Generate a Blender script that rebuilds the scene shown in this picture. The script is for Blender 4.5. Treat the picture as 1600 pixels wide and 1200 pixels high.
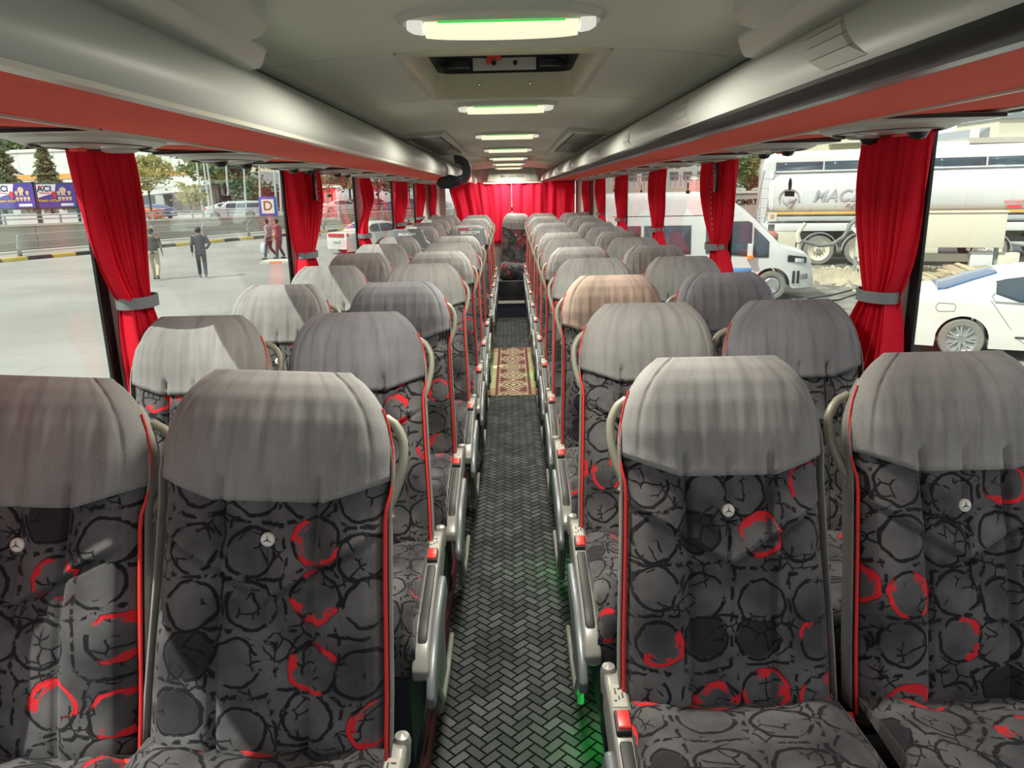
import bpy, bmesh, math, random
from mathutils import Vector, Matrix
import numpy as np
pi = math.pi
for o in list(bpy.data.objects): bpy.data.objects.remove(o)
S = bpy.context.scene
COL = S.collection
# ------------------------------------------------------------------ camera, sky, sun, exposure
FPX = 1180.0; VPX, VPY = 797.0, 295.0; ROLL = 0.022; CX, CZ = 0.01, 1.65
_y = np.array([(VPX-800)/FPX, (VPY-600)/FPX, 1.0]); _y /= np.linalg.norm(_y)
_d = np.array([math.sin(ROLL), math.cos(ROLL), 0.0]); _d = _d-_y*_d.dot(_y); _d /= np.linalg.norm(_d)
_x = np.cross(_d, _y)
CM = np.stack([_x, _y, -_d], 1)                 # world axes seen from the camera
cam = bpy.data.cameras.new('camera'); cam.sensor_width = 36; cam.lens = FPX/1600*36
cam.clip_start = 0.05; cam.clip_end = 1500
co = bpy.data.objects.new('camera', cam); COL.objects.link(co)
_r, _dn, _f = CM[0], CM[1], CM[2]
co.matrix_world = Matrix(((_r[0], -_dn[0], -_f[0], CX), (_r[1], -_dn[1], -_f[1], 0), (_r[2], -_dn[2], -_f[2], CZ), (0, 0, 0, 1)))
S.camera = co
def P(px, py, Y):                                # a point at depth Y seen in direction px, py (used to lay out the far street)
    r = CM.T @ np.array([(px-800)/FPX, (py-600)/FPX, 1.0]); t = Y/r[1]
    return Vector((CX+r[0]*t, Y, CZ+r[2]*t))
S.view_settings.view_transform = 'Standard'; S.view_settings.look = 'None'
S.view_settings.gamma = 1; S.view_settings.use_curve_mapping = False
S.view_settings.exposure = 0.32
GZ = -1.1                                        # street level; the aisle floor is z = 0

W = bpy.data.worlds.new('sky'); S.world = W; W.use_nodes = True
nt = W.node_tree; nt.nodes.clear()
wo = nt.nodes.new('ShaderNodeOutputWorld'); wb = nt.nodes.new('ShaderNodeBackground')
tc = nt.nodes.new('ShaderNodeTexCoord'); mp = nt.nodes.new('ShaderNodeMapping'); mp.inputs['Scale'].default_value = (1, 1, 3)
nz = nt.nodes.new('ShaderNodeTexNoise'); nz.inputs['Scale'].default_value = 2.6; nz.inputs['Detail'].default_value = 6
cr = nt.nodes.new('ShaderNodeValToRGB')
cr.color_ramp.elements[0].position = .38; cr.color_ramp.elements[0].color = (.46, .52, .57, 1)
cr.color_ramp.elements[1].position = .62; cr.color_ramp.elements[1].color = (.80, .84, .84, 1)
nt.links.new(tc.outputs['Generated'], mp.inputs[0]); nt.links.new(mp.outputs[0], nz.inputs['Vector'])
nt.links.new(nz.outputs[0], cr.inputs[0]); nt.links.new(cr.outputs[0], wb.inputs[0]); nt.links.new(wb.outputs[0], wo.inputs[0])
wb.inputs[1].default_value = 1.3
SUN_DIR = Vector((1.0, .70, -1.5))
sl = bpy.data.lights.new('sun', 'SUN'); sl.energy = 5.2; sl.angle = math.radians(.6); sl.color = (1, .96, .88)
so = bpy.data.objects.new('sun', sl); COL.objects.link(so)
so.rotation_euler = SUN_DIR.to_track_quat('-Z', 'Y').to_euler(); so.location = (-20, -8, 40)
LAMP_W = 13.5                                     # each of the seven ceiling lamps

# ------------------------------------------------------------------ materials
MATS = {}
def mat(name, col, rough=.6, metal=0., spec=.5, var=.08, nscale=6., bump=0., bscale=60., emit=None, sheen=0., coat=0., trans=0.):
    if name in MATS: return MATS[name]
    m = bpy.data.materials.new(name); m.use_nodes = True; n = m.node_tree.nodes; l = m.node_tree.links
    b = n['Principled BSDF']
    b.inputs['Roughness'].default_value = rough; b.inputs['Metallic'].default_value = metal
    b.inputs['Specular IOR Level'].default_value = spec
    if coat: b.inputs['Coat Weight'].default_value = coat; b.inputs['Coat Roughness'].default_value = .08
    if sheen: b.inputs['Sheen Weight'].default_value = sheen; b.inputs['Sheen Roughness'].default_value = .4
    t = n.new('ShaderNodeTexCoord')
    z = n.new('ShaderNodeTexNoise'); z.inputs['Scale'].default_value = nscale; z.inputs['Detail'].default_value = 4
    l.new(t.outputs['Object'], z.inputs['Vector'])
    mx = n.new('ShaderNodeMix'); mx.data_type = 'RGBA'
    c = Vector(col[:3])
    mx.inputs[6].default_value = (*(c*(1-var)), 1); mx.inputs[7].default_value = (*[min(1, v*(1+var)) for v in c], 1)
    l.new(z.outputs[0], mx.inputs[0]); l.new(mx.outputs[2], b.inputs['Base Color'])
    if bump:
        z2 = n.new('ShaderNodeTexNoise'); z2.inputs['Scale'].default_value = bscale; z2.inputs['Detail'].default_value = 3
        l.new(t.outputs['Object'], z2.inputs['Vector'])
        bp = n.new('ShaderNodeBump'); bp.inputs['Strength'].default_value = bump; bp.inputs['Distance'].default_value = .004
        l.new(z2.outputs[0], bp.inputs['Height']); l.new(bp.outputs[0], b.inputs['Normal'])
    if emit: b.inputs['Emission Color'].default_value = (*col[:3], 1); b.inputs['Emission Strength'].default_value = emit
    if trans:
        tr = n.new('ShaderNodeBsdfTranslucent'); l.new(mx.outputs[2], tr.inputs[0])
        ms = n.new('ShaderNodeMixShader'); ms.inputs[0].default_value = trans
        l.new(b.outputs[0], ms.inputs[1]); l.new(tr.outputs[0], ms.inputs[2]); l.new(ms.outputs[0], n['Material Output'].inputs[0])
    MATS[name] = m
    return m

class NB:                                        # tiny helper for math node graphs
    def __init__(s, m): s.n = m.node_tree.nodes; s.l = m.node_tree.links
    def val(s, a, sock):
        if isinstance(a, (int, float)): sock.default_value = a
        else: s.l.new(a, sock)
    def m(s, op, a, b=None, c=None, clamp=False):
        k = s.n.new('ShaderNodeMath'); k.operation = op; k.use_clamp = clamp
        s.val(a, k.inputs[0])
        if b is not None: s.val(b, k.inputs[1])
        if c is not None: s.val(c, k.inputs[2])
        return k.outputs[0]
    def step(s, x, a, b):                       # smooth 0..1 between a and b
        k = s.n.new('ShaderNodeMapRange'); k.interpolation_type = 'SMOOTHSTEP'
        s.val(x, k.inputs[0]); k.inputs[1].default_value = a; k.inputs[2].default_value = b
        return k.outputs[0]
    def mix(s, f, a, b):
        k = s.n.new('ShaderNodeMix'); k.data_type = 'RGBA'; s.val(f, k.inputs[0])
        for v, q in ((a, k.inputs[6]), (b, k.inputs[7])):
            if isinstance(v, tuple): q.default_value = (*v[:3], 1)
            else: s.l.new(v, q)
        return k.outputs[2]
    def noise(s, vec, scale, detail=2, rough=.5):
        k = s.n.new('ShaderNodeTexNoise'); k.inputs['Scale'].default_value = scale; k.inputs['Detail'].default_value = detail
        k.inputs['Roughness'].default_value = rough; s.l.new(vec, k.inputs['Vector']); return k
    def mapping(s, vec, loc=(0, 0, 0), rot=(0, 0, 0), sc=(1, 1, 1)):
        k = s.n.new('ShaderNodeMapping'); k.inputs[1].default_value = loc; k.inputs[2].default_value = rot; k.inputs[3].default_value = sc
        s.l.new(vec, k.inputs[0]); return k.outputs[0]
    def vadd(s, a, b):
        k = s.n.new('ShaderNodeVectorMath'); k.operation = 'ADD'; s.l.new(a, k.inputs[0]); s.l.new(b, k.inputs[1]); return k.outputs[0]
    def bump(s, h, st, dist):
        k = s.n.new('ShaderNodeBump'); k.inputs['Strength'].default_value = st; k.inputs['Distance'].default_value = dist
        s.l.new(h, k.inputs['Height']); return k.outputs[0]

def new_mat(name, rough=.8, spec=.3):
    m = bpy.data.materials.new(name); m.use_nodes = True; b = m.node_tree.nodes['Principled BSDF']
    b.inputs['Roughness'].default_value = rough; b.inputs['Specular IOR Level'].default_value = spec
    MATS[name] = m
    return m, b, NB(m)

def seat_pattern():
    m, b, q = new_mat('patterned_velour', .85, .15)
    b.inputs['Sheen Weight'].default_value = .25; b.inputs['Sheen Roughness'].default_value = .4
    uv = q.n.new('ShaderNodeUVMap').outputs[0]
    oi = q.n.new('ShaderNodeObjectInfo')
    cmb = q.n.new('ShaderNodeCombineXYZ')
    q.l.new(q.m('MULTIPLY', oi.outputs['Random'], 7.3), cmb.inputs[0]); q.l.new(q.m('MULTIPLY', oi.outputs['Random'], 13.1), cmb.inputs[1])
    p = q.vadd(uv, cmb.outputs[0])
    wn = q.noise(p, 30, 2)
    sub = q.n.new('ShaderNodeVectorMath'); sub.operation = 'MULTIPLY_ADD'
    q.l.new(wn.outputs['Color'], sub.inputs[0]); sub.inputs[1].default_value = (.018,)*3; q.l.new(p, sub.inputs[2])
    wp = sub.outputs[0]
    def vor(scale, rnd, feat='F1', vec=wp):
        v = q.n.new('ShaderNodeTexVoronoi'); v.voronoi_dimensions = '2D'; v.feature = feat
        v.inputs['Scale'].default_value = scale; v.inputs['Randomness'].default_value = rnd; q.l.new(vec, v.inputs['Vector']); return v
    v = vor(9.6, .38)
    d = v.outputs['Distance']
    sp = q.n.new('ShaderNodeSeparateColor'); q.l.new(v.outputs['Color'], sp.inputs[0])
    n2 = q.noise(p, 24, 3).outputs[0]
    def ring(r, w, thr=None):
        a = q.m('ABSOLUTE', q.m('SUBTRACT', d, r)); e = q.step(a, w, w*.55)
        return e if thr is None else q.m('MULTIPLY', e, q.step(n2, thr, thr+.04))
    thin = ring(.42, .042, .38)
    edge = vor(9.6, .38, 'DISTANCE_TO_EDGE'); 
    n3 = q.noise(p, 42, 3).outputs[0]
    twig = q.m('MULTIPLY', q.step(edge.outputs['Distance'], .05, .02), q.step(n3, .47, .51))
    v2 = vor(34, 1, 'DISTANCE_TO_EDGE')
    twig2 = q.m('MULTIPLY', q.step(v2.outputs['Distance'], .085, .035), q.step(q.noise(p, 14, 2).outputs[0], .53, .57))
    black = q.m('MAXIMUM', q.m('MAXIMUM', thin, twig), twig2)
    disc = q.m('MULTIPLY', q.step(d, .42, .36), q.m('MULTIPLY', q.m('GREATER_THAN', sp.outputs[1], .84), q.m('LESS_THAN', sp.outputs[0], .74)))
    redcell = q.m('GREATER_THAN', sp.outputs[0], .74)
    ang = q.noise(p, 11, 1).outputs[0]
    red = q.m('MULTIPLY', q.m('MULTIPLY', q.m('MAXIMUM', ring(.40, .05), q.m('MULTIPLY', ring(.36, .11), q.step(n2, .52, .56))), redcell), q.step(ang, .47, .52))
    nb = q.noise(uv, 7, 3).outputs[0]
    sepv = q.n.new('ShaderNodeSeparateXYZ'); q.l.new(uv, sepv.inputs[0])
    fine = q.noise(q.mapping(uv, sc=(400, 60, 1)), 1, 1).outputs[0]
    ground = q.mix(q.step(nb, .3, .7), (.050, .050, .055), (.165, .162, .165))
    ground = q.mix(q.m('MULTIPLY', fine, .35), ground, (.03, .03, .032))
    c = q.mix(q.m('MULTIPLY', disc, .8), ground, (.012, .012, .014))
    c = q.mix(q.m('MULTIPLY', black, .93), c, (.008, .008, .010))
    c = q.mix(red, c, (.62, .025, .035))
    q.l.new(c, b.inputs['Base Color'])
    q.l.new(q.bump(q.m('SUBTRACT', nb, black), .35, .003), b.inputs['Normal'])
    return m
def cover_mat(name, col):
    m, b, q = new_mat(name, .9, .12)
    b.inputs['Sheen Weight'].default_value = .10; b.inputs['Sheen Roughness'].default_value = .5
    uv = q.n.new('ShaderNodeUVMap').outputs[0]
    oi = q.n.new('ShaderNodeObjectInfo')
    cmb = q.n.new('ShaderNodeCombineXYZ'); q.l.new(q.m('MULTIPLY', oi.outputs['Random'], 9.), cmb.inputs[0])
    p = q.vadd(uv, cmb.outputs[0])
    streak = q.noise(q.mapping(p, sc=(38, 5, 1)), 1, 3).outputs[0]
    fine = q.noise(q.mapping(p, sc=(1, .6, 1)), 520, 1).outputs[0]
    big = q.noise(p, 5, 3).outputs[0]
    a = Vector(col)
    c = q.mix(q.step(big, .3, .7), tuple(a*.8), tuple(a*1.12))
    c = q.mix(q.m('MULTIPLY', q.step(streak, .55, .3), .45), c, tuple(a*.5))  # shade of the vertical creases put into the colour as darker streaks
    c = q.mix(q.m('MULTIPLY', q.step(fine, .5, .8), .35), c, tuple(a*1.7))
    q.l.new(c, b.inputs['Base Color'])
    h = q.m('ADD', q.m('MULTIPLY', streak, .6), q.m('MULTIPLY', fine, .25))
    q.l.new(q.bump(h, .2, .003), b.inputs['Normal'])
    return m
PAT = seat_pattern()
CGREY = cover_mat('grey_velour_cover', (.275, .274, .266))
CTAN = cover_mat('tan_velour_cover', (.40, .31, .255))
CDARK = cover_mat('charcoal_velour_cover', (.19, .19, .205))
VSIDE = cover_mat('side_velour', (.27, .26, .24))
def carpet_mat():
    m, b, q = new_mat('woven_aisle_carpet', .9, .15)
    g = q.n.new('ShaderNodeNewGeometry').outputs['Position']
    s = q.n.new('ShaderNodeSeparateXYZ'); q.l.new(g, s.inputs[0])
    x, y = s.outputs[0], s.outputs[1]
    a_ = .034; k_ = 1/(a_*math.sqrt(2))
    U = q.m('ADD', q.m('MULTIPLY', q.m('ADD', x, y), k_), 400.); V_ = q.m('ADD', q.m('MULTIPLY', q.m('SUBTRACT', y, x), k_), 400.)
    iu, iv = q.m('FLOOR', U), q.m('FLOOR', V_); fu, fv = q.m('FRACT', U), q.m('FRACT', V_)
    md = q.m('FLOORED_MODULO', q.m('SUBTRACT', iu, iv), 4.)
    def isk(k): return q.m('COMPARE', md, float(k), .1)
    w = .13
    lo = lambda f: q.step(f, w, w*.45); hi = lambda f: q.step(f, 1-w, 1-w*.45)
    no = lambda k: q.m('SUBTRACT', 1., isk(k))
    joint = q.m('MAXIMUM', q.m('MAXIMUM', q.m('MULTIPLY', lo(fu), no(1)), q.m('MULTIPLY', hi(fu), no(0))), q.m('MAXIMUM', q.m('MULTIPLY', lo(fv), no(2)), q.m('MULTIPLY', hi(fv), no(3))))
    cc = q.n.new('ShaderNodeCombineXYZ'); q.l.new(q.m('SUBTRACT', iu, isk(1)), cc.inputs[0]); q.l.new(q.m('SUBTRACT', iv, isk(2)), cc.inputs[1])
    wn = q.n.new('ShaderNodeTexWhiteNoise'); q.l.new(cc.outputs[0], wn.inputs[0])
    sp = q.noise(g, 420, 2, .7).outputs[0]
    c = q.mix(wn.outputs['Value'], (.050, .056, .058), (.12, .128, .13))
    c = q.mix(q.m('MULTIPLY', q.step(sp, .52, .72), .55), c, (.30, .31, .31))
    big = q.noise(g, 3.5, 3).outputs[0]
    c = q.mix(q.m('MULTIPLY', q.step(big, .55, .35), .35), c, (.02, .022, .024))
    c = q.mix(joint, c, (.002, .003, .004))
    q.l.new(c, b.inputs['Base Color'])
    q.l.new(q.bump(q.m('SUBTRACT', q.m('MULTIPLY', sp, .3), joint), .6, .004), b.inputs['Normal'])
    return m
def rug_mat():
    m, b, q = new_mat('kilim_weave', .9, .1)
    uv = q.n.new('ShaderNodeUVMap').outputs[0]
    s = q.n.new('ShaderNodeSeparateXYZ'); q.l.new(uv, s.inputs[0])
    x, y = s.outputs[0], s.outputs[1]           # metres, x from -.28 to .28
    ax = q.m('ABSOLUTE', x)
    st = q.m('SNAP', y, .012); sx = q.m('SNAP', ax, .008)
    dy = q.m('PINGPONG', st, .17)
    dia = q.m('ADD', q.m('MULTIPLY', sx, 1.35), dy)
    f = q.m('FRACT', q.m('MULTIPLY', dia, 15.))
    inner = q.m('LESS_THAN', ax, .15)
    lines = q.m('GREATER_THAN', f, .52)
    wine, cream, olive = (.19, .055, .058), (.62, .56, .38), (.44, .42, .22)
    c = q.mix(lines, cream, wine)
    c = q.mix(q.m('GREATER_THAN', dia, .215), c, wine)
    dots = q.m('MULTIPLY', q.m('GREATER_THAN', ax, .112), q.m('GREATER_THAN', q.m('FRACT', q.m('MULTIPLY', y, 15.)), .5))
    c = q.mix(dots, c, cream)
    c = q.mix(q.m('GREATER_THAN', ax, .128), c, wine)
    spot = q.m('MULTIPLY', q.m('LESS_THAN', q.m('ABSOLUTE', q.m('SUBTRACT', ax, .22)), .024), q.m('GREATER_THAN', q.m('FRACT', q.m('MULTIPLY', y, 9.)), .66))
    nn = q.noise(uv, 4, 2).outputs[0]
    side = q.mix(nn, (.42, .44, .20), (.66, .62, .40))
    ends = q.m('GREATER_THAN', q.m('ABSOLUTE', q.m('SUBTRACT', y, .95)), .72)
    side = q.mix(q.m('MULTIPLY', ends, .7), side, (.45, .25, .12))
    side = q.mix(spot, side, (.16, .14, .08))
    c = q.mix(q.m('GREATER_THAN', ax, .152), c, side)
    fz = q.noise(uv, 300, 1).outputs[0]
    c = q.mix(q.m('MULTIPLY', fz, .25), c, (.1, .09, .07))
    q.l.new(c, b.inputs['Base Color']); q.l.new(q.bump(fz, .4, .003), b.inputs['Normal'])
    return m
def glass_mat(name, tint, refl=.10):
    m = bpy.data.materials.new(name); m.use_nodes = True; n = m.node_tree.nodes; l = m.node_tree.links; n.clear()
    o = n.new('ShaderNodeOutputMaterial'); t = n.new('ShaderNodeBsdfTransparent'); g = n.new('ShaderNodeBsdfGlossy')
    g.inputs['Roughness'].default_value = .01; t.inputs[0].default_value = (*tint, 1)
    q = NB(m); g_ = n.new('ShaderNodeNewGeometry'); dt = n.new('ShaderNodeVectorMath'); dt.operation = 'DOT_PRODUCT'
    l.new(g_.outputs['Normal'], dt.inputs[0]); l.new(g_.outputs['Incoming'], dt.inputs[1])
    f = q.m('ADD', .03, q.m('MULTIPLY', .6, q.m('POWER', q.m('SUBTRACT', 1., q.m('ABSOLUTE', dt.outputs['Value'])), 4.)))   # thin-pane reflectance
    ms = n.new('ShaderNodeMixShader'); l.new(f, ms.inputs[0]); l.new(t.outputs[0], ms.inputs[1]); l.new(g.outputs[0], ms.inputs[2])
    l.new(ms.outputs[0], o.inputs[0]); MATS[name] = m
    return m
def ground_mat():
    m, b, q = new_mat('street_concrete', .85, .2)
    g = q.n.new('ShaderNodeNewGeometry').outputs['Position']
    s = q.n.new('ShaderNodeSeparateXYZ'); q.l.new(g, s.inputs[0])
    n1 = q.noise(g, .25, 5).outputs[0]; n2 = q.noise(g, 2.2, 5, .6).outputs[0]
    c = q.mix(q.step(n1, .3, .7), (.235, .235, .21), (.30, .30, .275))
    c = q.mix(q.m('MULTIPLY', q.step(n2, .58, .75), .25), c, (.30, .29, .26))
    br = q.n.new('ShaderNodeTexBrick'); br.inputs['Scale'].default_value = .22; br.inputs['Mortar Size'].default_value = .004
    q.l.new(g, br.inputs['Vector']); c = q.mix(q.m('MULTIPLY', br.outputs['Fac'], .5), c, (.2, .19, .17))
    # the yard on the right is worn, oil-stained asphalt
    yard = q.m('MULTIPLY', q.step(q.m('ADD', s.outputs[0], q.m('MULTIPLY', n2, 1.5)), 6.6, 8.2), q.step(s.outputs[1], 11.5, 14.5))
    a = q.mix(q.step(n2, .35, .65), (.10, .10, .085), (.27, .26, .22))
    c = q.mix(yard, c, a)
    q.l.new(c, b.inputs['Base Color'])
    q.l.new(q.m('SUBTRACT', .85, q.m('MULTIPLY', yard, .35)), b.inputs['Roughness'])
    q.l.new(q.bump(n2, .3, .02), b.inputs['Normal'])
    return m
CARPET = carpet_mat(); RUG = rug_mat()
GLASS = glass_mat('window_glass', (.95, .97, .95)); CARGLASS = mat('dark_vehicle_glass', (.03, .055, .075), .06, 0, .9, .2, 2)
CEIL = mat('ceiling_vinyl', (.66, .68, .58), .55, var=.05, nscale=9, bump=.15, bscale=300)
CEILTRIM = mat('ceiling_trim_plastic', (.50, .515, .45), .45, var=.04)
HATCHC = mat('hatch_cream_plastic', (.52, .50, .36), .4, var=.06)
SILV = mat('silver_rack_plastic', (.50, .515, .485), .42, 0, .4, .04, 3)
SILVP = mat('pale_rack_plastic', (.50, .51, .46), .35, 0, .6, .04)
LIP = mat('pale_lip_trim', (.62, .60, .52), .35, var=.04)
REDV = mat('red_soffit_vinyl', (.92, .15, .11), .85, 0, .12, .08, 14, bump=.1, bscale=200)
BLACK = mat('black_rubber', (.012, .013, .013), .5, 0, .4, .2)
BLACKP = mat('black_gloss_plastic', (.018, .018, .022), .22, 0, .5, .2)
DGREY = mat('dark_grey_plastic', (.055, .06, .062), .45, var=.1)
PILLAR = mat('pillar_trim', (.55, .58, .52), .5, var=.05)
WALLG = mat('wall_grey_lining', (.20, .21, .21), .7, var=.1)
CURT = mat('red_curtain_cloth', (.82, .016, .045), .75, 0, .2, .10, 18, bump=.15, bscale=250, trans=.30)
CURTB = mat('rear_curtain_cloth', (.86, .035, .095), .8, 0, .2, .06, 8, bump=.15, bscale=250, trans=.5)
BEIGE = mat('beige_handle_plastic', (.27, .27, .21), .4, var=.05)
SHELL = mat('seat_shell_plastic', (.34, .345, .30), .45, var=.05)
CONS = mat('silver_console_plastic', (.34, .34, .31), .32, .15, .6, .05)
CONS2 = mat('steel_grey_pedestal', (.20, .225, .235), .35, .2, .6, .06)
PADM = mat('armrest_pad', (.030, .033, .032), .5, var=.1)
REDP = mat('red_lever', (.75, .035, .025), .35, 0, .6, .05)
PIPE = mat('red_piping', (.72, .03, .025), .6, var=.05)
NAVY = mat('navy_seat_base', (.012, .018, .035), .6, var=.2)
MAROON = mat('maroon_strip', (.18, .012, .025), .45, var=.1)
STEEL = mat('galvanised_steel', (.38, .42, .44), .45, .5, .5, .1)
WHITEP = mat('white_paint', (.66, .68, .66), .3, 0, .6, .03, coat=.4)
CREAMP = mat('cream_cabinet_paint', (.62, .60, .48), .5, var=.05)
TYRE = mat('tyre_rubber', (.20, .195, .17), .85, var=.2, nscale=9)
CHROME = mat('bright_metal', (.62, .64, .64), .22, .9, .5, .05)
CONC = mat('grey_concrete', (.36, .345, .29), .9, var=.18, nscale=1.2, bump=.3, bscale=8)
CONCL = mat('pale_concrete_cap', (.58, .56, .49), .85, var=.1)

# ------------------------------------------------------------------ object helpers
def link(name, me, m=None, parent=None, smooth=False):
    o = bpy.data.objects.new(name, me); COL.objects.link(o)
    if m is not None:
        for k in (m if isinstance(m, (list, tuple)) else [m]): me.materials.append(k)
    if smooth: me.polygons.foreach_set('use_smooth', [True]*len(me.polygons))
    if parent is not None: o.parent = parent
    return o
def thing(name, label, cat, loc=(0, 0, 0), rz=0, group=None, scale=None):
    o = bpy.data.objects.new(name, None); COL.objects.link(o); o.empty_display_size = .1
    o.location = loc; o.rotation_euler = (0, 0, rz); tag(o, label, cat, group)
    return o
def tag(o, label, cat, group=None, kind=None):
    o['label'] = label; o['category'] = cat
    if group: o['group'] = group
    if kind: o['kind'] = kind
    return o
def struct(o): o['kind'] = 'structure'; return o
def dup(o, parent=None):
    c = o.copy(); COL.objects.link(c)
    if parent is not None: c.parent = parent
    for ch in [k for k in o.children]: dup(ch, c)
    return c
def setname(o, n): o.name = n; return o
class MB:
    def __init__(s): s.v = []; s.f = []; s.mi = []
    def add(s, vs, fs, mi=0):
        b = len(s.v); s.v += [tuple(v) for v in vs]; s.f += [tuple(b+i for i in f) for f in fs]; s.mi += [mi]*len(fs); return s
    def box(s, x0, x1, y0, y1, z0, z1, mi=0):
        vs = [(x, y, z) for z in (z0, z1) for y in (y0, y1) for x in (x0, x1)]
        return s.add(vs, [(0, 2, 3, 1), (4, 5, 7, 6), (0, 1, 5, 4), (2, 6, 7, 3), (0, 4, 6, 2), (1, 3, 7, 5)], mi)
    def prism(s, pts, axis, a, b, mi=0):
        """closed outline pts (2D) extruded along axis 'x','y','z' from a to b"""
        def mk(p, t): return {'x': (t, p[0], p[1]), 'y': (p[0], t, p[1]), 'z': (p[0], p[1], t)}[axis]
        n = len(pts); vs = [mk(p, a) for p in pts]+[mk(p, b) for p in pts]
        fs = [tuple(range(n)), tuple(range(2*n-1, n-1, -1))]+[(i, i+n, (i+1) % n+n, (i+1) % n) for i in range(n)]
        return s.add(vs, fs, mi)
    def strip(s, prof, ys, fn, mi=0, closed=False):
        """profile points swept over stations: fn(p, y) -> xyz"""
        n = len(prof); vs = [fn(p, y) for y in ys for p in prof]; fs = []
        for j in range(len(ys)-1):
            for i in range(n if closed else n-1):
                k = (i+1) % n; fs.append((j*n+i, j*n+k, (j+1)*n+k, (j+1)*n+i))
        if closed: fs += [tuple(range(n-1, -1, -1)), tuple((len(ys)-1)*n+i for i in range(n))]
        return s.add(vs, fs, mi)
    def tube(s, pts, r, n=8, mi=0, caps=True, flat=1.0):
        pts = [Vector(p) for p in pts]; vs = []; up = Vector((0, 0, 1)); prev = None
        rs = r if isinstance(r, (list, tuple)) else [r]*len(pts)
        for i, p in enumerate(pts):
            t = (pts[min(i+1, len(pts)-1)]-pts[max(i-1, 0)]).normalized()
            if prev is None:
                a = t.cross(up)
                if a.length < .2: a = t.cross(Vector((0, 1, 0)))
            else: a = prev-t*prev.dot(t)
            a.normalize(); prev = a; b = t.cross(a)
            for k in range(n):
                an = 2*pi*k/n; vs.append(p+a*math.cos(an)*rs[i]+b*math.sin(an)*rs[i]*flat)
        fs = [(j*n+i, j*n+(i+1) % n, (j+1)*n+(i+1) % n, (j+1)*n+i) for j in range(len(pts)-1) for i in range(n)]
        if caps: fs += [tuple(range(n-1, -1, -1)), tuple((len(pts)-1)*n+i for i in range(n))]
        return s.add(vs, fs, mi)
    def lathe(s, prof, c, axis='z', n=24, mi=0, a0=0, a1=2*pi, closed=True):
        """prof: (radius, along) pairs"""
        c = Vector(c); vs = []; m = n if closed else n+1
        for j in range(m):
            an = a0+(a1-a0)*j/n; ca, sa = math.cos(an), math.sin(an)
            for r, h in prof:
                v = {'z': (r*ca, r*sa, h), 'x': (h, r*ca, r*sa), 'y': (r*ca, h, r*sa)}[axis]; vs.append(c+Vector(v))
        k = len(prof); fs = [(j*k+i, ((j+1) % m)*k+i, ((j+1) % m)*k+i+1, j*k+i+1) for j in range(n if closed else n) for i in range(k-1)]
        return s.add(vs, fs, mi)
    def xf(s, M):
        s.v = [tuple(M @ Vector(v)) for v in s.v]; return s
    def me(s, name, recalc=True, bevel=0, seg=2, merge=True):
        m = bpy.data.meshes.new(name); m.from_pydata(s.v, [], s.f); m.polygons.foreach_set('material_index', s.mi)
        if recalc or bevel:
            b = bmesh.new(); b.from_mesh(m)
            if merge: bmesh.ops.remove_doubles(b, verts=b.verts, dist=1e-5)
            bmesh.ops.recalc_face_normals(b, faces=b.faces)
            if bevel:
                es = [e for e in b.edges if len(e.link_faces) == 2 and e.calc_face_angle(0) > .6]
                bmesh.ops.bevel(b, geom=es, offset=bevel, segments=seg, profile=.6, affect='EDGES', clamp_overlap=True)
            b.to_mesh(m); b.free()
        m.update(); return m
    def build(s, name, m, parent=None, smooth=False, bevel=0, seg=2):
        me = s.me(name, bevel=bevel, seg=seg)
        o = link(name, me, m, parent, smooth or bevel > 0)
        if smooth or bevel:
            try: me.set_sharp_from_angle(angle=math.radians(50))
            except Exception: pass
        return o
def grid_mesh(name, fn, nu, nv, uvfn=None, closed_u=False, caps=False):
    """fn(i, j) -> xyz; i across, j along"""
    vs = [fn(i, j) for j in range(nv) for i in range(nu)]; fs = []; uvs = []
    for j in range(nv-1):
        for i in range(nu if closed_u else nu-1):
            k = (i+1) % nu; fs.append((j*nu+i, j*nu+k, (j+1)*nu+k, (j+1)*nu+i))
            if uvfn: uvs += [uvfn(i, j), uvfn(i+1, j), uvfn(i+1, j+1), uvfn(i, j+1)]
    nq = len(fs)
    if caps:
        for j, rev in ((0, True), (nv-1, False)):
            r = [j*nu+i for i in range(nu)]; fs.append(tuple(r[::-1] if rev else r))
            if uvfn: uvs += [(0, 0)]*nu
    m = bpy.data.meshes.new(name); m.from_pydata([tuple(v) for v in vs], [], fs)
    if uvfn:
        l = m.uv_layers.new(name='UVMap'); l.data.foreach_set('uv', [c for p in uvs for c in p])
    m.polygons.foreach_set('use_smooth', [True]*len(fs)); m.update()
    return m
def text_mesh(txt, size, depth=.002, shear=0, spacing=1.0, bold=0):
    c = bpy.data.curves.new('lettering', 'FONT'); c.body = txt; c.size = size; c.extrude = depth; c.shear = shear
    c.align_x = 'CENTER'; c.align_y = 'CENTER'; c.space_character = spacing; c.offset = bold
    o = bpy.data.objects.new('lettering', c); COL.objects.link(o)
    dg = bpy.context.evaluated_depsgraph_get(); m = bpy.data.meshes.new_from_object(o.evaluated_get(dg))
    bpy.data.objects.remove(o); bpy.data.curves.remove(c)
    m.materials.clear(); return m
def text_on(txt, size, m, parent, loc, u, up, depth=.002, name='lettering', **k):
    """text facing along u x up"""
    me = text_mesh(txt, size, depth, **k); u = Vector(u).normalized(); up = Vector(up).normalized(); n = u.cross(up)
    M = Matrix(((u.x, up.x, n.x, loc[0]), (u.y, up.y, n.y, loc[1]), (u.z, up.z, n.z, loc[2]), (0, 0, 0, 1)))
    me.transform(M); return link(name, me, m, parent)
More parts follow.
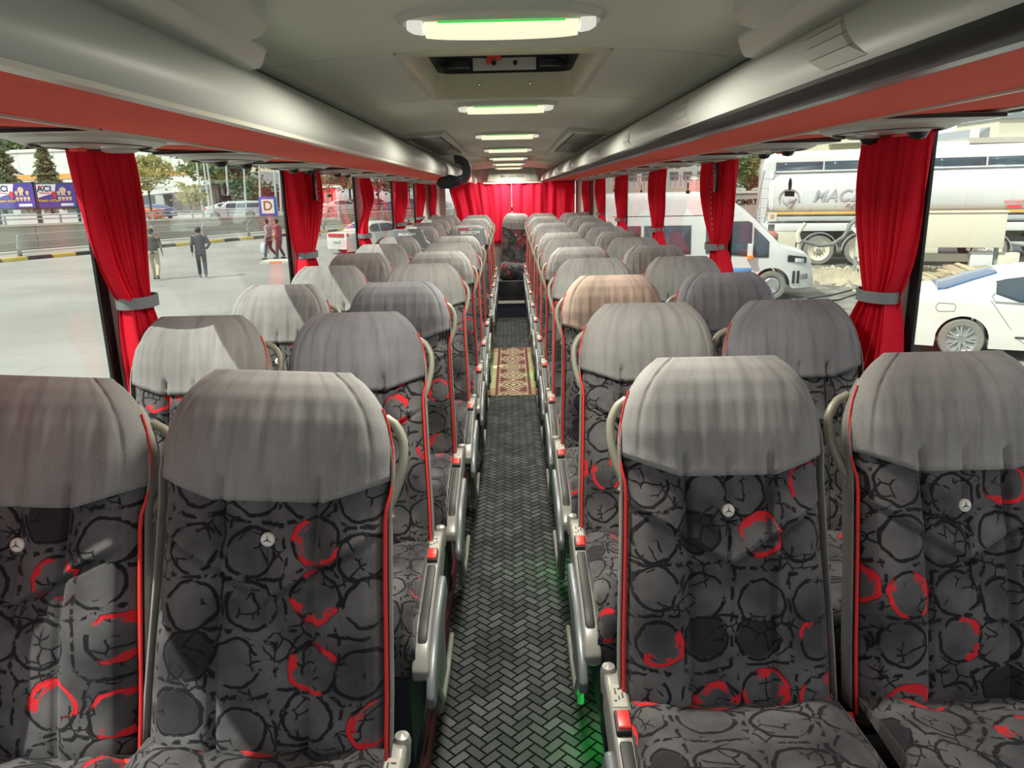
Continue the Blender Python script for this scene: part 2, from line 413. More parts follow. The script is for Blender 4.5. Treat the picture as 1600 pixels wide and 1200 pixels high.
def interp(x, tab):
    if x <= tab[0][0]: return tab[0][1]
    for (a, fa), (b, fb) in zip(tab, tab[1:]):
        if x <= b:
            t = (x-a)/(b-a); return fa+(fb-fa)*t
    return tab[-1][1]
def sm(x, a, b):
    t = max(0, min(1, (x-a)/(b-a))); return t*t*(3-2*t)
ORD = ['first', 'second', 'third', 'fourth', 'fifth', 'sixth', 'seventh', 'eighth', 'ninth', 'tenth', 'eleventh', 'twelfth', 'thirteenth', 'fourteenth', 'fifteenth']

# ------------------------------------------------------------------ bus shell
Y0, Y1 = -1.6, 11.15
def RZ(y, h): return CZ+.005+h-.0042*y               # the roof falls very slightly towards the rear
def rf(p, y): return (p[0], y, RZ(y, p[1]))
YS = [Y0+(Y1-Y0)*k/12 for k in range(13)]
struct(MB().box(-.27, .27, Y0, 9.9, -.04, 0).build('floor', CARPET))
o = struct(MB().box(-1.24, -.27, Y0, Y1, -.04, .13).build('floor_platform', DGREY)); o.name = 'floor'
o = struct(MB().box(.27, 1.24, Y0, Y1, -.04, .13).build('floor', DGREY))
o = struct(MB().box(-.27, .27, 9.9, Y1, -.04, .22).build('floor', NAVY))
# step nosing and the dark riser under the rear seat
struct(MB().box(-.265, .265, 9.88, 9.905, .19, .225).build('trim_1', LIP))
for sx, nm in ((-1, 'left'), (1, 'right')):
    struct(MB().box(min(sx*.262, sx*.272), max(sx*.262, sx*.272), Y0, 9.88, .0, .10).build('baseboard_'+nm, MAROON))
    w = MB().box(min(sx*1.20, sx*1.26), max(sx*1.20, sx*1.26), Y0, Y1, -.9, .78)
    w.box(min(sx*1.14, sx*1.2), max(sx*1.14, sx*1.2), Y0, Y1, .70, .76)
    struct(w.build('wall_'+nm, WALLG, bevel=.004))
    # sloping outer body above the windows
    w = MB().strip([(sx*1.235, .155), (sx*1.25, .30), (sx*1.05, .46), (sx*.5, .52), (sx*.585, .33), (sx*.5, .33), (sx*.6, .36), (sx*1.2, .29), (sx*1.2, .175)], YS, rf)
    struct(w.build('trim_2' if sx < 0 else 'trim_3', WALLG))
PY = [.32, 2.27, 4.22, 6.1, 8.0, 9.85]
for sx, nm in ((-1, 'left'), (1, 'right')):
    for i, y in enumerate(PY):
        p = struct(MB().prism([(sx*1.205, y+.0), (sx*1.205, y+.10), (sx*1.15, y+.088), (sx*1.135, y+.07), (sx*1.135, y+.03), (sx*1.15, y+.012)], 'z', .76, 1.83).build('trim_%d' % (4+i+(6 if sx > 0 else 0)), PILLAR))
        b = MB().box(min(sx*1.203, sx*1.212), max(sx*1.203, sx*1.212), y-.05, y+.15, .76, 1.84)
        ob = b.build('rubber_seal', BLACK, p)
    ends = PY+[Y1]
    for i in range(len(PY)):
        a, b = ends[i]+.10, ends[i+1]+(0 if i < len(PY)-1 else -.25)
        if i == len(PY)-1: b = 10.75
        w = struct(MB().box(min(sx*1.206, sx*1.212), max(sx*1.206, sx*1.212), a, b, .76, 1.83).build('window_%d' % (i+1+(6 if sx > 0 else 0)), GLASS))
        # emergency-hammer sticker pair on each pane: black oval above a small dark plate
        ym = {0: 1.5, 1: 3.33, 2: 5.24, 3: 7.1, 4: 9.0, 5: 10.35}[i]; zo = 1.683-.006*i if sx < 0 else 1.642
        st = MB(); pts = [(ym+.021*math.cos(t*pi/10), zo+.026*math.sin(t*pi/10)) for t in range(20)]
        st.prism(pts, 'x', sx*1.2045, sx*1.2055); st.build('oval_sticker', BLACKP, w)
        MB().box(min(sx*1.2045, sx*1.2055), max(sx*1.2045, sx*1.2055), ym-.058, ym+.058, zo-.050, zo-.028).build('plate_sticker', DGREY, w)
# glass behind the last pillars: grey lined corner
for sx in (-1, 1):
    struct(MB().prism([(sx*1.24, 10.72), (sx*1.24, Y1), (sx*.98, Y1), (sx*1.04, 11.0), (sx*1.16, 10.72)], 'z', .76, 1.8).build('trim_%d' % (18 if sx < 0 else 19), PILLAR))
# rear wall with window opening, curtain behind seats
rw = MB().box(-1.25, 1.25, Y1, Y1+.06, -.9, .95)
rw.box(-1.25, 1.25, Y1, Y1+.06, 1.74, 2.15); rw.box(-1.25, -.92, Y1, Y1+.06, .95, 1.74); rw.box(.95, 1.25, Y1, Y1+.06, .95, 1.74)
struct(rw.build('wall_back', PILLAR))
struct(MB().box(-.92, .95, Y1+.02, Y1+.03, .95, 1.74).build('window_13', GLASS))
# roof skin (keeps daylight out of the ceiling void)
hy0, hy1 = 1.98, 2.92; hx = .255
sk = MB()
for (a, b) in ((Y0, hy0-.05), (hy1+.05, Y1+.1)): sk.box(-1.1, 1.1, a, b, 2.13, 2.15)
sk.box(-1.1, -.33, hy0-.05, hy1+.05, 2.13, 2.15); sk.box(.33, 1.1, hy0-.05, hy1+.05, 2.13, 2.15)
struct(sk.build('trim_20', DGREY))

# ceiling: panels with open joints between them
ceil = bpy.data.objects.new('ceiling', None); COL.objects.link(ceil); ceil['kind'] = 'structure'
def ch(x): return .335-.035*(abs(x)/.585)**2.2
def panel(x0, x1, y0, y1, nm='panel', m=None, th=.012, dz=0):
    n = max(2, int(abs(x1-x0)/.06)); xs = [x0+(x1-x0)*k/n for k in range(n+1)]
    pr = [(x, ch(x)+dz) for x in xs]+[(x, ch(x)+th+dz) for x in reversed(xs)]
    return MB().strip(pr, [y0, y1], rf, closed=True).build(nm, m or CEIL, ceil, smooth=True)
g = .005
JY = [Y0, -.4, .55, 1.28, hy0, hy1, 3.80, 4.30, 5.30, 6.62, 7.62, 8.56, 9.7, Y1]
for a, b in zip(JY, JY[1:]):
    if abs(a-hy0) < .01 or abs(a-7.62) < .01:
        panel(-.585, -.27, a+g, b-g); panel(.27, .585, a+g, b-g)
    elif abs(a-4.30) < .01 or abs(a-5.30) < .01:
        panel(-.335, .335, a+g, b-g)
    else: panel(-.585, .585, a+g, b-g)
MB().strip([(-.6, .352), (.6, .352), (.6, .356), (-.6, .356)], [Y0, hy0-.02], rf, closed=True).build('backing', BLACK, ceil)
MB().strip([(-.6, .352), (.6, .352), (.6, .356), (-.6, .356)], [hy1+.02, 7.6], rf, closed=True).build('backing', BLACK, ceil)
MB().strip([(-.6, .40), (.6, .40), (.6, .404), (-.6, .404)], [7.6, Y1], rf, closed=True).build('backing', BLACK, ceil)
for s in (-1, 1):
    MB().strip([(s*.28, .352), (s*.6, .352), (s*.6, .356), (s*.28, .356)], [hy0-.02, hy1+.02], rf, closed=True).build('backing', BLACK, ceil)
# cove mouldings along both sides of the ceiling
for s in (-1, 1):
    pr = [(s*.555, .305), (s*.60, .292), (s*.625, .285), (s*.63, .31), (s*.56, .325)]
    MB().strip(pr, YS, rf, closed=True).build('cove_moulding', CEILTRIM, ceil, smooth=True)

# roof hatches
def hatch(y0, y1, label, detail):
    t = thing('roof_hatch', label, 'hatch', (0, (y0+y1)/2, RZ((y0+y1)/2, .335)))
    c = t.location
    def L(x, y, h): return (x-c.x, y-c.y, RZ(y, h)-c.z)
    def loop(hx_, a, b, h, r=.05):
        pts = []
        for (sx, yy, st) in ((1, b, 0), (-1, b, 1), (-1, a, 2), (1, a, 3)):
            for k in range(5):
                an = st*pi/2+k*pi/8; cx_ = sx*(hx_-r); cy_ = (b-r) if yy == b else (a+r)
                pts.append((cx_+r*math.cos(an), cy_+r*math.sin(an), h))
        return pts
    rings = [loop(.27, y0+.01, y1-.01, .338, .012), loop(.268, y0+.012, y1-.012, .326, .015), loop(.25, y0+.022, y1-.035, .322, .04), loop(.243, y0+.028, y1-.045, .330, .045), loop(.232, y0+.04, y1-.075, .402, .05)]
    m = MB(); n = len(rings[0]); vs = [L(*p) for r_ in rings for p in r_]
    fs = [(j*n+i, j*n+(i+1) % n, (j+1)*n+(i+1) % n, (j+1)*n+i) for j in range(len(rings)-1) for i in range(n)]
    m.add(vs, fs).build('frame', HATCHC, t, smooth=True)
    # outer skylight and black seal
    z = RZ((y0+y1)/2, .452)-c.z
    a, b = y0-c.y, y1-c.y
    s = MB(); r0 = [L(*p) for p in loop(.245, y0+.03, y1-.065, .400, .05)]; r1 = [L(*p) for p in loop(.205, y0+.07, y1-.105, .455, .06)]
    r2 = [L(*p) for p in loop(.205, y0+.07, y1-.105, .48, .06)]; r3 = [L(*p) for p in loop(.25, y0+.02, y1-.055, .48, .05)]
    s.add(r0+r1+r2+r3, [(k*n+i, k*n+(i+1) % n, ((k+1) % 4)*n+(i+1) % n, ((k+1) % 4)*n+i) for k in range(4) for i in range(n)])
    s.build('rubber_seal', BLACK, t, smooth=True)
    MB().box(-.22, .22, a+.05, b-.08, z+.012, z+.02).build('skylight', mat('smoked_skylight', (.42, .37, .37), .5, var=.3, nscale=9, trans=.35), t)
    if detail:
        yb = b-.105
        MB().box(-.11, .11, yb, yb+.012, z-.046, z-.006).build('latch_plate', SILVP, t, bevel=.002)
        for x in (-.037, .037): MB().lathe([(.0001, -.008), (.008, -.008), (.008, 0)], (x, yb, z-.024), 'y', 12).build('screw', BLACK, t)
        h = MB().box(-.06, -.012, yb-.03, yb-.005, z-.012, z+.004); h.box(-.062, -.045, yb-.03, yb-.01, z-.03, z-.01); h.box(-.03, -.012, yb-.035, yb-.01, z-.018, z+.01)
        h.build('emergency_handle', REDP, t, bevel=.003)
        MB().box(-.06, .02, yb-.20, yb-.06, z-.005, z+.018).build('hinge_cover', SILVP, t, bevel=.005)
        for x in (-.09, .09): MB().lathe([(.0001, -.006), (.005, -.005), (.006, 0)], (x, b-.062, z-.085), 'y', 10).build('rivet', CHROME, t)
        for x in (-.165, .165):
            MB().box(x-.045, x+.045, yb-.008, yb+.02, z-.04, z-.012).build('seal_grip', BLACKP, t, bevel=.004)
    return t
hatch(hy0, hy1, 'cream framed roof hatch with red emergency handle, nearest the camera', True)
hatch(7.62, 8.56, 'smaller looking cream roof hatch far back between the distant lamps', False)

# ceiling lamps
def lamp(i, y):
    t = thing('ceiling_lamp', 'elongated oval ceiling lamp, %s from the camera along the ceiling' % ORD[i], 'lamp', (0, y, RZ(y, ch(0))), group='row of oval ceiling lamps')
    W_, D_ = .205, .108
    def outline(w, d, z, n=36):
        return [(w*math.cos(2*pi*k/n), d*math.copysign(abs(math.sin(2*pi*k/n))**.85, math.sin(2*pi*k/n)), z-.03*(abs(w*math.cos(2*pi*k/n))/.585)**2.2) for k in range(n)]
    n = 36
    R = [outline(W_, D_, .006), outline(W_*.985, D_*.97, -.010), outline(W_*.95, D_*.90, -.015), outline(W_*.93, D_*.85, -.008)]
    MB().add([v for r in R for v in r], [(j*n+k, j*n+(k+1) % n, (j+1)*n+(k+1) % n, (j+1)*n+k) for j in range(3) for k in range(n)]).build('bezel', SILVP, t, smooth=True)
    R = [outline(W_*.93, D_*.85, -.008), outline(W_*.80, D_*.6, -.010), outline(W_*.3, D_*.2, -.012)]
    vs = [v for r in R for v in r]+[(0, 0, -.012)]
    fs = [(j*n+k, j*n+(k+1) % n, (j+1)*n+(k+1) % n, (j+1)*n+k) for j in range(2) for k in range(n)]+[(2*n+k, 2*n+(k+1) % n, 3*n) for k in range(n)]
    MB().add(vs, fs).build('dish', CEILTRIM, t, smooth=True)
    # glowing trough along the rear half, open towards the front seats
    nx = 24; vs = []
    for k in range(nx+1):
        x = -.152+.304*k/nx; e = .02+(D_*.72-.02)*math.sqrt(max(0, 1-(x/.157)**2)); c_ = -.03*(abs(x)/.585)**2.2
        for q in range(6):
            u = q/5; vs.append((x, -.004+(e+.004)*u, c_-.012-.024*math.sin(u*pi*.62)))
    MB().add(vs, [(k*6+q, k*6+q+1, (k+1)*6+q+1, (k+1)*6+q) for k in range(nx) for q in range(5)]).build('diffuser', mat('lamp_glow', (1, .97, .70), .5, emit=.62), t, smooth=True)
    for s in (-1, 1):
        MB().prism([(s*.155, -.015), (s*.187, -.012), (s*.178, .03), (s*.155, .05)], 'z', -.030, -.010).build('end_lens', mat('lamp_end_glow', (.9, .9, .82), .4, emit=.45), t, bevel=.005)
    MB().box(-.125, .125, -.010, -.007, -.0165, -.0135).build('night_light', mat('green_glow', (.03, .75, .08), .5, emit=.55), t)
    a = bpy.data.lights.new('lamp_light', 'AREA'); a.shape = 'RECTANGLE'; a.size = .3; a.size_y = .09; a.energy = LAMP_W; a.color = (1, .95, .82); a.spread = math.radians(168)
    ao = bpy.data.objects.new('lamp_light', a); COL.objects.link(ao); ao.parent = t; ao.location = (0, .02, -.055)
for i in range(7): lamp(i, 1.615+1.525*i-(0 if i < 6 else .05))
# small green aisle night lights low on the right side
for y in (1.95, 3.05, 6.7):
    a = bpy.data.lights.new('aisle_night_light', 'POINT'); a.energy = .6; a.color = (.02, 1, .12); a.shadow_soft_size = .02
    ao = bpy.data.objects.new('aisle_night_light', a); COL.objects.link(ao); ao.location = (.25, y, .10)
    ln = MB().box(.255, .268, y-.02, y+.02, .09, .115).build('aisle_night_light', mat('green_glow', (.03, .75, .08)))
    tag(ln, 'tiny green night light low right of the aisle, %s' % {1.95: 'nearest the camera', 3.05: 'second from the camera', 6.7: 'beside the rug'}[y], 'light', 'green aisle night lights')

# air grilles set into the ceiling on both sides
for s, nm in ((-1, 'left'), (1, 'right')):
    t = thing('ceiling_flap', 'hinged grey ceiling flap panel with slot, %s of the lamps' % nm, 'panel', (s*.45, 5.46, RZ(5.46, .31)))
    c = t.location
    def fl(p, y): return (p[0]-c.x, y-c.y, RZ(y, p[1])-c.z)
    MB().strip([(s*.338, .300), (s*.365, .300), (s*.365, .335), (s*.338, .335)], [4.33, 6.6], fl, closed=True).build('slot_rail', SILVP, t, bevel=.004)
    MB().strip([(s*.365, .335), (s*.395, .33), (s*.395, .34), (s*.365, .345)], [4.33, 6.6], fl, closed=True).build('slot', BLACK, t)
    for a, b in ((4.36, 5.42), (5.46, 6.58)):
        MB().strip([(s*.392, .314), (s*.58, .300), (s*.58, .32), (s*.392, .335)], [a, b], fl, closed=True).build('flap', mat('flap_shaded_grey', (.22, .235, .20), .55), t, bevel=.005)  # flap colour darkened to stand for shade inside the recess
        for k in range(3):
            y = a+.1+k*.07; MB().lathe([(.0001, -.004), (.006, -.003), (.007, 0)], (s*.55-c.x, y-c.y, RZ(y, .288)-c.z), 'z', 8).build('screw', CHROME, t)
    MB().strip([(s*.34, .30), (s*.58, .29), (s*.58, .315), (s*.34, .325)], [4.27, 4.36], fl, closed=True).build('end_bar', SILVP, t, bevel=.005)

# big mouldings at the front corners of the ceiling, just above the camera
for s, nm in ((-1, 'left'), (1, 'right')):
    t = thing('ceiling_pod', 'rounded grey ceiling moulding in the upper %s corner above the first seats' % nm, 'moulding', (s*.5, .4, RZ(.4, .29)))
    c = t.location
    def fl(p, y): return (p[0]-c.x, y-c.y, RZ(y, p[1])-c.z)
    MB().strip([(s*.405, .33), (s*.405, .285), (s*.42, .268), (s*.49, .25), (s*.60, .25), (s*.60, .33)], [Y0, 1.44], fl, closed=True).build('cover', CEILTRIM, t, bevel=.012, seg=3)
    MB().strip([(s*.445, .275), (s*.46, .235), (s*.50, .228), (s*.59, .235), (s*.60, .28)], [Y0, 1.56], fl, closed=True).build('lower_cover', SILVP, t, bevel=.012, seg=3)

# luggage racks with red soffits
for s, nm in ((-1, 'left'), (1, 'right')):
    t = thing('luggage_rack', 'long silver grey overhead luggage rack with red underside, %s side' % nm, 'rack', (s*.8, 5, RZ(5, .15)))
    c = t.location
    def fl(p, y): return (s*p[0]-c.x, y-c.y, RZ(y, p[1])-c.z)
    ys = [Y0+(10.95-Y0)*k/16 for k in range(17)]
    lx = .475 if s < 0 else .51
    MB().strip([(.875, .147), (lx, .1235), (lx, .14), (.875, .165)], ys, fl, closed=True).build('red_panel', REDV, t)
    MB().strip([(1.19, .1615), (.885, .148), (.885, .166), (1.19, .18)], ys, fl, closed=True).build('red_strip', REDV, t)
    MB().strip([(.888, .1425), (.872, .1415), (.872, .155), (.888, .156)], ys, fl, closed=True).build('trim_bead', LIP, t)
    MB().strip([(1.205, .158), (1.17, .1565), (1.17, .17), (1.205, .17)], ys, fl, closed=True).build('window_bead', LIP, t)
    if s < 0:
        face = [(.462, .122), (.455, .13), (.449, .145), (.449, .165), (.456, .19), (.472, .215), (.495, .235), (.512, .243), (.53, .246), (.545, .255), (.552, .267), (.57, .277), (.58, .285), (.60, .29), (.62, .29), (.62, .18), (.475, .138)]
        MB().strip([(.478, .119), (.458, .1195), (.456, .126), (.478, .128)], ys, fl, closed=True).build('lip', LIP, t)
    else:
        face = [(.447, .137), (.444, .15), (.446, .17), (.456, .193), (.472, .216), (.495, .236), (.512, .244), (.53, .247), (.545, .255), (.552, .267), (.57, .277), (.58, .285), (.60, .29), (.62, .29), (.62, .18), (.475, .145)]
        MB().strip([(.51, .1195), (.502, .119), (.50, .13), (.51, .131)], ys, fl, closed=True).build('handrail_edge', BLACK, t)
        MB().strip([(.502, .1215), (.498, .117), (.476, .117), (.472, .122), (.475, .135), (.50, .135)], ys, fl, closed=True).build('handrail', CONS2, t, smooth=True)
        MB().strip([(.473, .1205), (.467, .1185), (.447, .124), (.441, .132), (.445, .14), (.473, .14)], ys, fl, closed=True).build('handrail_rubber', BLACK, t, smooth=True)
        for k in range(11):
            y = .98+.92*k
            b = MB(); q = [(.450, .150), (.446, .168), (.455, .19), (.470, .212), (.488, .230)]
            for i in range(4):
                (x0, h0), (x1, h1) = q[i], q[i+1]; o0, o1 = i*.045, (i+1)*.045
                vs = [fl((x0-.007, h0-.003), y+o0), fl((x0-.007, h0-.003), y+.13+o0), fl((x1-.007, h1-.004), y+.13+o1), fl((x1-.007, h1-.004), y+o1),
                      fl((x0+.004, h0+.002), y+o0), fl((x0+.004, h0+.002), y+.13+o0), fl((x1+.004, h1+.002), y+.13+o1), fl((x1+.004, h1+.002), y+o1)]
                b.add(vs, [(0, 1, 2, 3), (4, 7, 6, 5), (0, 3, 7, 4), (1, 5, 6, 2), (0, 4, 5, 1), (3, 2, 6, 7)])
            b.build('bracket', SILVP, t)
    MB().strip(face, ys, fl, closed=True).build('rack_face', SILV, t, smooth=True)
    MB().strip([(.578, .281), (.60, .286), (.60, .293), (.578, .289)], ys, fl, closed=True).build('rubber_joint', BLACK, t)
# reading lamp and air nozzle units under the soffits
def service_unit(s, y, i, black):
    nm = 'left' if s < 0 else 'right'
    t = thing('service_panel', 'pale oval reading light and air panel, %s along the %s window tops' % (ORD[i], nm), 'panel', (s*1.03, y, RZ(y, .150)), group='reading light panels over the %s windows' % nm)
    def ov(a, b, z, n=28, cx=0, cy=0): return [(cx+b*math.cos(2*pi*k/n), cy+a*math.copysign(abs(math.sin(2*pi*k/n))**.9, math.sin(2*pi*k/n)), z) for k in range(n)]
    n = 28; R = [ov(.235, .155, .004), ov(.232, .150, -.012), ov(.20, .125, -.022), ov(.185, .11, -.017), ov(.12, .08, -.022)]
    vs = [v for r in R for v in r]+[(0, 0, -.024)]
    MB().add(vs, [(j*n+k, j*n+(k+1) % n, (j+1)*n+(k+1) % n, (j+1)*n+k) for j in range(4) for k in range(n)]+[(4*n+k, 4*n+(k+1) % n, 5*n) for k in range(n)]).build('housing', SILVP, t, smooth=True)
    MB().tube([(v[0], v[1], v[2]-.002) for v in ov(.19, .115, -.019)+ov(.19, .115, -.019)[:1]], .0028, 5).build('contour_gap', DGREY, t)
    MB().box(-.16, .165, -.26, .26, -.006, .006).build('base_plate', SILVP, t, bevel=.003)
    for q in (-1, 1):
        cy = q*.135
        MB().lathe([(.045, -.015), (.047, -.026), (.036, -.03), (.028, -.022)], (0, cy, 0), 'z', 18).build('air_nozzle', SILVP, t, smooth=True)
        MB().lathe([(.030, -.025), (.012, -.021), (.0001, -.022)], (0, cy, 0), 'z', 18).build('nozzle_core', DGREY, t, smooth=True)
        if black: MB().lathe([(.0001, -.048), (.018, -.044), (.026, -.03), (.026, -.02)], (.02, cy, 0), 'z', 14).build('nozzle_ball', BLACKP, t, smooth=True)
    MB().lathe([(.0001, -.03), (.028, -.028), (.034, -.018)], (-.05*s, 0, 0), 'z', 16).build('reading_lens', mat('frosted_lens', (.55, .55, .50), .2), t, smooth=True)
    MB().box(.04*s-.012, .04*s+.012, -.02, .02, -.033, -.02).build('call_button', REDP, t, bevel=.003)
    MB().box(-.155, .16, -.263, -.258, -.005, .004).build('shadow_gap', BLACK, t)
for i in range(10): service_unit(-1, 1.03+.93*i+.95, i, i in (1, 2, 3))
for i in range(10): service_unit(1, 1.2+.93*i+.95, i, i in (0, 1))

# rear panel with lettering, side curtain pelmet
t = thing('name_board', 'pale grey panel above the rear curtain with dark lettering', 'panel', (.05, 11.05, 1.85))
MB().prism([(-.36, -.10), (.36, -.10), (.33, .10), (-.33, .10)], 'y', -.03, .02).build('board', mat('board_grey', (.30, .31, .28), .6), t, bevel=.01)
for s in (-1, 1): MB().prism([(s*.36, -.10), (s*.30, -.10), (s*.27, .10), (s*.33, .10)], 'y', -.045, -.02).build('side_rib', MATS['board_grey'], t, bevel=.008)
MB().box(-.42, .42, -.05, .0, -.13, -.105).build('lower_lip', LIP, t, bevel=.006)
text_on('Mercedes-Benz', .052, mat('dark_letters', (.05, .055, .05), .5), t, (-.01, -.034, -.03), (1, 0, 0), (0, 0, 1), bold=.0006)

# folding black screen / lamp hanging off the left rack
t = thing('folding_monitor', 'black curved fold-down monitor hanging from the left luggage rack', 'monitor', (-.40, 5.9, 1.765)); t.scale = (.70, .70, .70)
arc = []
for k in range(15):
    a = math.radians(100-165*k/14); arc.append((.02+.115*math.cos(a), 0, .035+.12*math.sin(a)))
MB().strip([(-.055, -.09), (.045, -.09), (.045, .09), (-.055, .09)], list(range(15)), lambda p, k: (arc[k][0]+p[0]*math.cos(math.radians(100-165*k/14))*.9, p[1], arc[k][2]+p[0]*math.sin(math.radians(100-165*k/14))*.9), closed=True).build('arm_shell', BLACKP, t, smooth=True)
MB().prism([(-.20, -.10), (-.18, -.04), (-.05, -.0), (.06, -.04), (.05, -.11), (-.06, -.15), (-.16, -.145)], 'y', -.10, .10).build('screen_housing', BLACK, t, bevel=.018, seg=3)
MB().prism([(-.0, -.03), (.10, .0), (.085, -.06), (.03, -.10)], 'y', -.104, -.09).build('screen', mat('dark_blue_screen', (.03, .035, .07), .12), t, bevel=.004)

# ------------------------------------------------------------------ curtains
def curtain(y, s, ytop0, ytop1, ztie, ytie, wtie, ybot0, ybot1, zbot, label, folds=7, seed=0, x=1.13, split=False, twist=0, ztop=None):
    rnd = random.Random(seed); t = thing('window_curtain', label, 'curtain', (s*x, y, ztie), group=None)
    ztop = ztop or RZ(y, .155); nu, nv = folds*10+1, 46; ph = [rnd.uniform(-.5, .5) for _ in range(folds+1)]
    wv = [rnd.uniform(.6, 1.3) for _ in range(folds+1)]
    def pt(i, j):
        u = i/(nu-1); v = j/(nv-1); z = ztop+(zbot-ztop)*v
        tt = (ztop-ztie)/(ztop-zbot)
        if v < tt:
            k = (v/tt); e = k**2.6
            a = ytop0+(ytie-wtie/2-ytop0)*e; b = ytop1+(ytie+wtie/2-ytop1)*e; amp = .020+.02*k-.01*e
        else:
            k = (v-tt)/(1-tt); e = math.sin(min(1, k*1.15)*pi/2)**.8
            a = ytie-wtie/2+(ybot0-ytie+wtie/2)*e; b = ytie+wtie/2+(ybot1-ytie-wtie/2)*e; amp = .028+.02*e
        f = u*folds; n = int(min(folds-1, f)); w = wv[n]*(1-(f-n))+wv[n+1]*(f-n)
        xx = amp*w*math.sin(2*pi*(f+.25*math.sin(3*v+ph[n])))+twist*math.sin(5*v*pi+2*u)
        yy = a+(b-a)*u+.012*math.cos(2*pi*f)*(1 if 0 < i < nu-1 else 0)
        if split: yy += .06*sm(.45-v, 0, .4)*(1 if u > .5 else -1)*(1-abs(2*u-1))
        return (s*(x+xx-.01*math.sin(v*9))-t.location.x, yy-t.location.y, z-t.location.z)
    me = grid_mesh('curtain_cloth', pt, nu, nv)
    o = link('cloth', me, CURT, t); md = o.modifiers.new('thickness', 'SOLIDIFY'); md.thickness = .0018
    b = MB(); pr = [(s*.055*math.cos(a*pi/8), (wtie/2+.02)*math.sin(a*pi/8)) for a in range(16)]; pi_ = [(p[0]*.9, p[1]*.94) for p in pr]
    b.add([(p[0], ytie-y+p[1], -.017) for p in pr]+[(p[0], ytie-y+p[1], .017) for p in pr]+[(p[0], ytie-y+p[1], .017) for p in pi_]+[(p[0], ytie-y+p[1], -.017) for p in pi_],
          [(k*16+i, k*16+(i+1) % 16, ((k+1) % 4)*16+(i+1) % 16, ((k+1) % 4)*16+i) for k in range(4) for i in range(16)])
    b.build('tie_band', mat('grey_tie_band', (.17, .19, .20), .5), t, smooth=True)
    k = MB().box(min(0, s*.05), max(0, s*.05), ytie-y+wtie/2-.012, ytie-y+wtie/2+.03, -.022, .022); k.build('tie_hook', mat('grey_tie_band', (1, 1, 1)), t, bevel=.004)
    for i in range(5):
        f = (i+.5)/5; MB().box(-.006, .006, ytop0+(ytop1-ytop0)*f-y-.006, ytop0+(ytop1-ytop0)*f-y+.006, ztop-ztie-.004, ztop-ztie+.006).build('glider', SILVP, t)
    return t
curtain(2.27, -1, 2.05, 2.36, 1.345, 2.29, .12, 2.20, 2.42, .84, 'wide red curtain tied back at the first left pillar, nearest camera left', 8, 1)
curtain(4.3, -1, 4.0, 4.62, 1.32, 4.27, .16, 4.08, 4.5, .86, 'red curtain on second left pillar with pull chain showing in its gap', 8, 2, split=True)
curtain(6.15, -1, 5.98, 6.34, 1.32, 6.0, .11, 5.9, 6.3, .9, 'narrow twisted red curtain at the third left pillar', 4, 3, twist=.012)
curtain(8.05, -1, 7.75, 8.55, 1.32, 8.05, .2, 8.1, 8.7, .9, 'red curtain at the fourth left pillar, behind the twisted one', 6, 4)
curtain(9.8, -1, 9.55, 10.3, 1.32, 9.8, .2, 9.9, 10.4, .9, 'red curtain at the fifth left pillar, last but one on the left', 6, 5)
curtain(10.85, -1, 10.66, 11.02, 1.30, 10.85, .12, 10.7, 11.0, .95, 'rearmost red curtain on the left side near the dark corner', 5, 6, x=1.06)
curtain(2.30, 1, 2.10, 2.46, 1.31, 2.31, .13, 2.17, 2.56, .8, 'wide red curtain tied back at the first right pillar, nearest camera right', 8, 7)
curtain(4.2, 1, 3.88, 4.52, 1.32, 4.2, .17, 3.85, 4.3, .86, 'red curtain on second right pillar with pull chain showing in its gap', 8, 8, split=True)
curtain(5.9, 1, 5.62, 6.2, 1.32, 5.95, .15, 5.5, 6.0, .9, 'red curtain at the third right pillar, above the grey seats', 6, 9)
curtain(7.85, 1, 7.45, 8.2, 1.32, 7.9, .17, 7.4, 7.95, .9, 'red curtain at the fourth right pillar', 6, 10)
curtain(9.7, 1, 9.25, 10.1, 1.32, 9.7, .17, 9.1, 9.75, .9, 'red curtain at the fifth right pillar, last but one on the right', 6, 11)
curtain(10.75, 1, 10.45, 10.98, 1.30, 10.75, .17, 10.5, 10.95, .95, 'rearmost red curtain on the right side beside the rear window', 5, 12, x=1.05)
curtain(1.2, -1, .98, 1.60, 1.30, 1.15, .2, 1.02, 1.3, .84, 'unseen red curtain added to shade the front seats, over the foremost left window', 8, 13)  # added out of view to keep the sun off the front left seats
# pull chains with dark blind clip hanging in the gap of the second curtains
for s, yy in ((-1, 4.42), (1, 4.12)):
    t = thing('pull_chain', 'dark clip and beaded pull chain hanging in the second %s curtain' % ('left' if s < 0 else 'right'), 'chain', (s*1.075, yy, 1.62))
    MB().box(-.008, .008, -.10, -.055, -.01, .17).build('clip', BLACKP, t, bevel=.004)
    b = MB(); pts = [(0, -.03+.03*math.sin(k*.3), .15-.027*k) for k in range(14)]
    for p in pts: b.lathe([(.0001, -.008), (.0045, -.003), (.0045, .003), (.0001, .008)], p, 'z', 6)
    o = b.build('bead_chain', mat('brass_chain', (.45, .25, .18), .4, .4), t); o['kind'] = 'stuff'
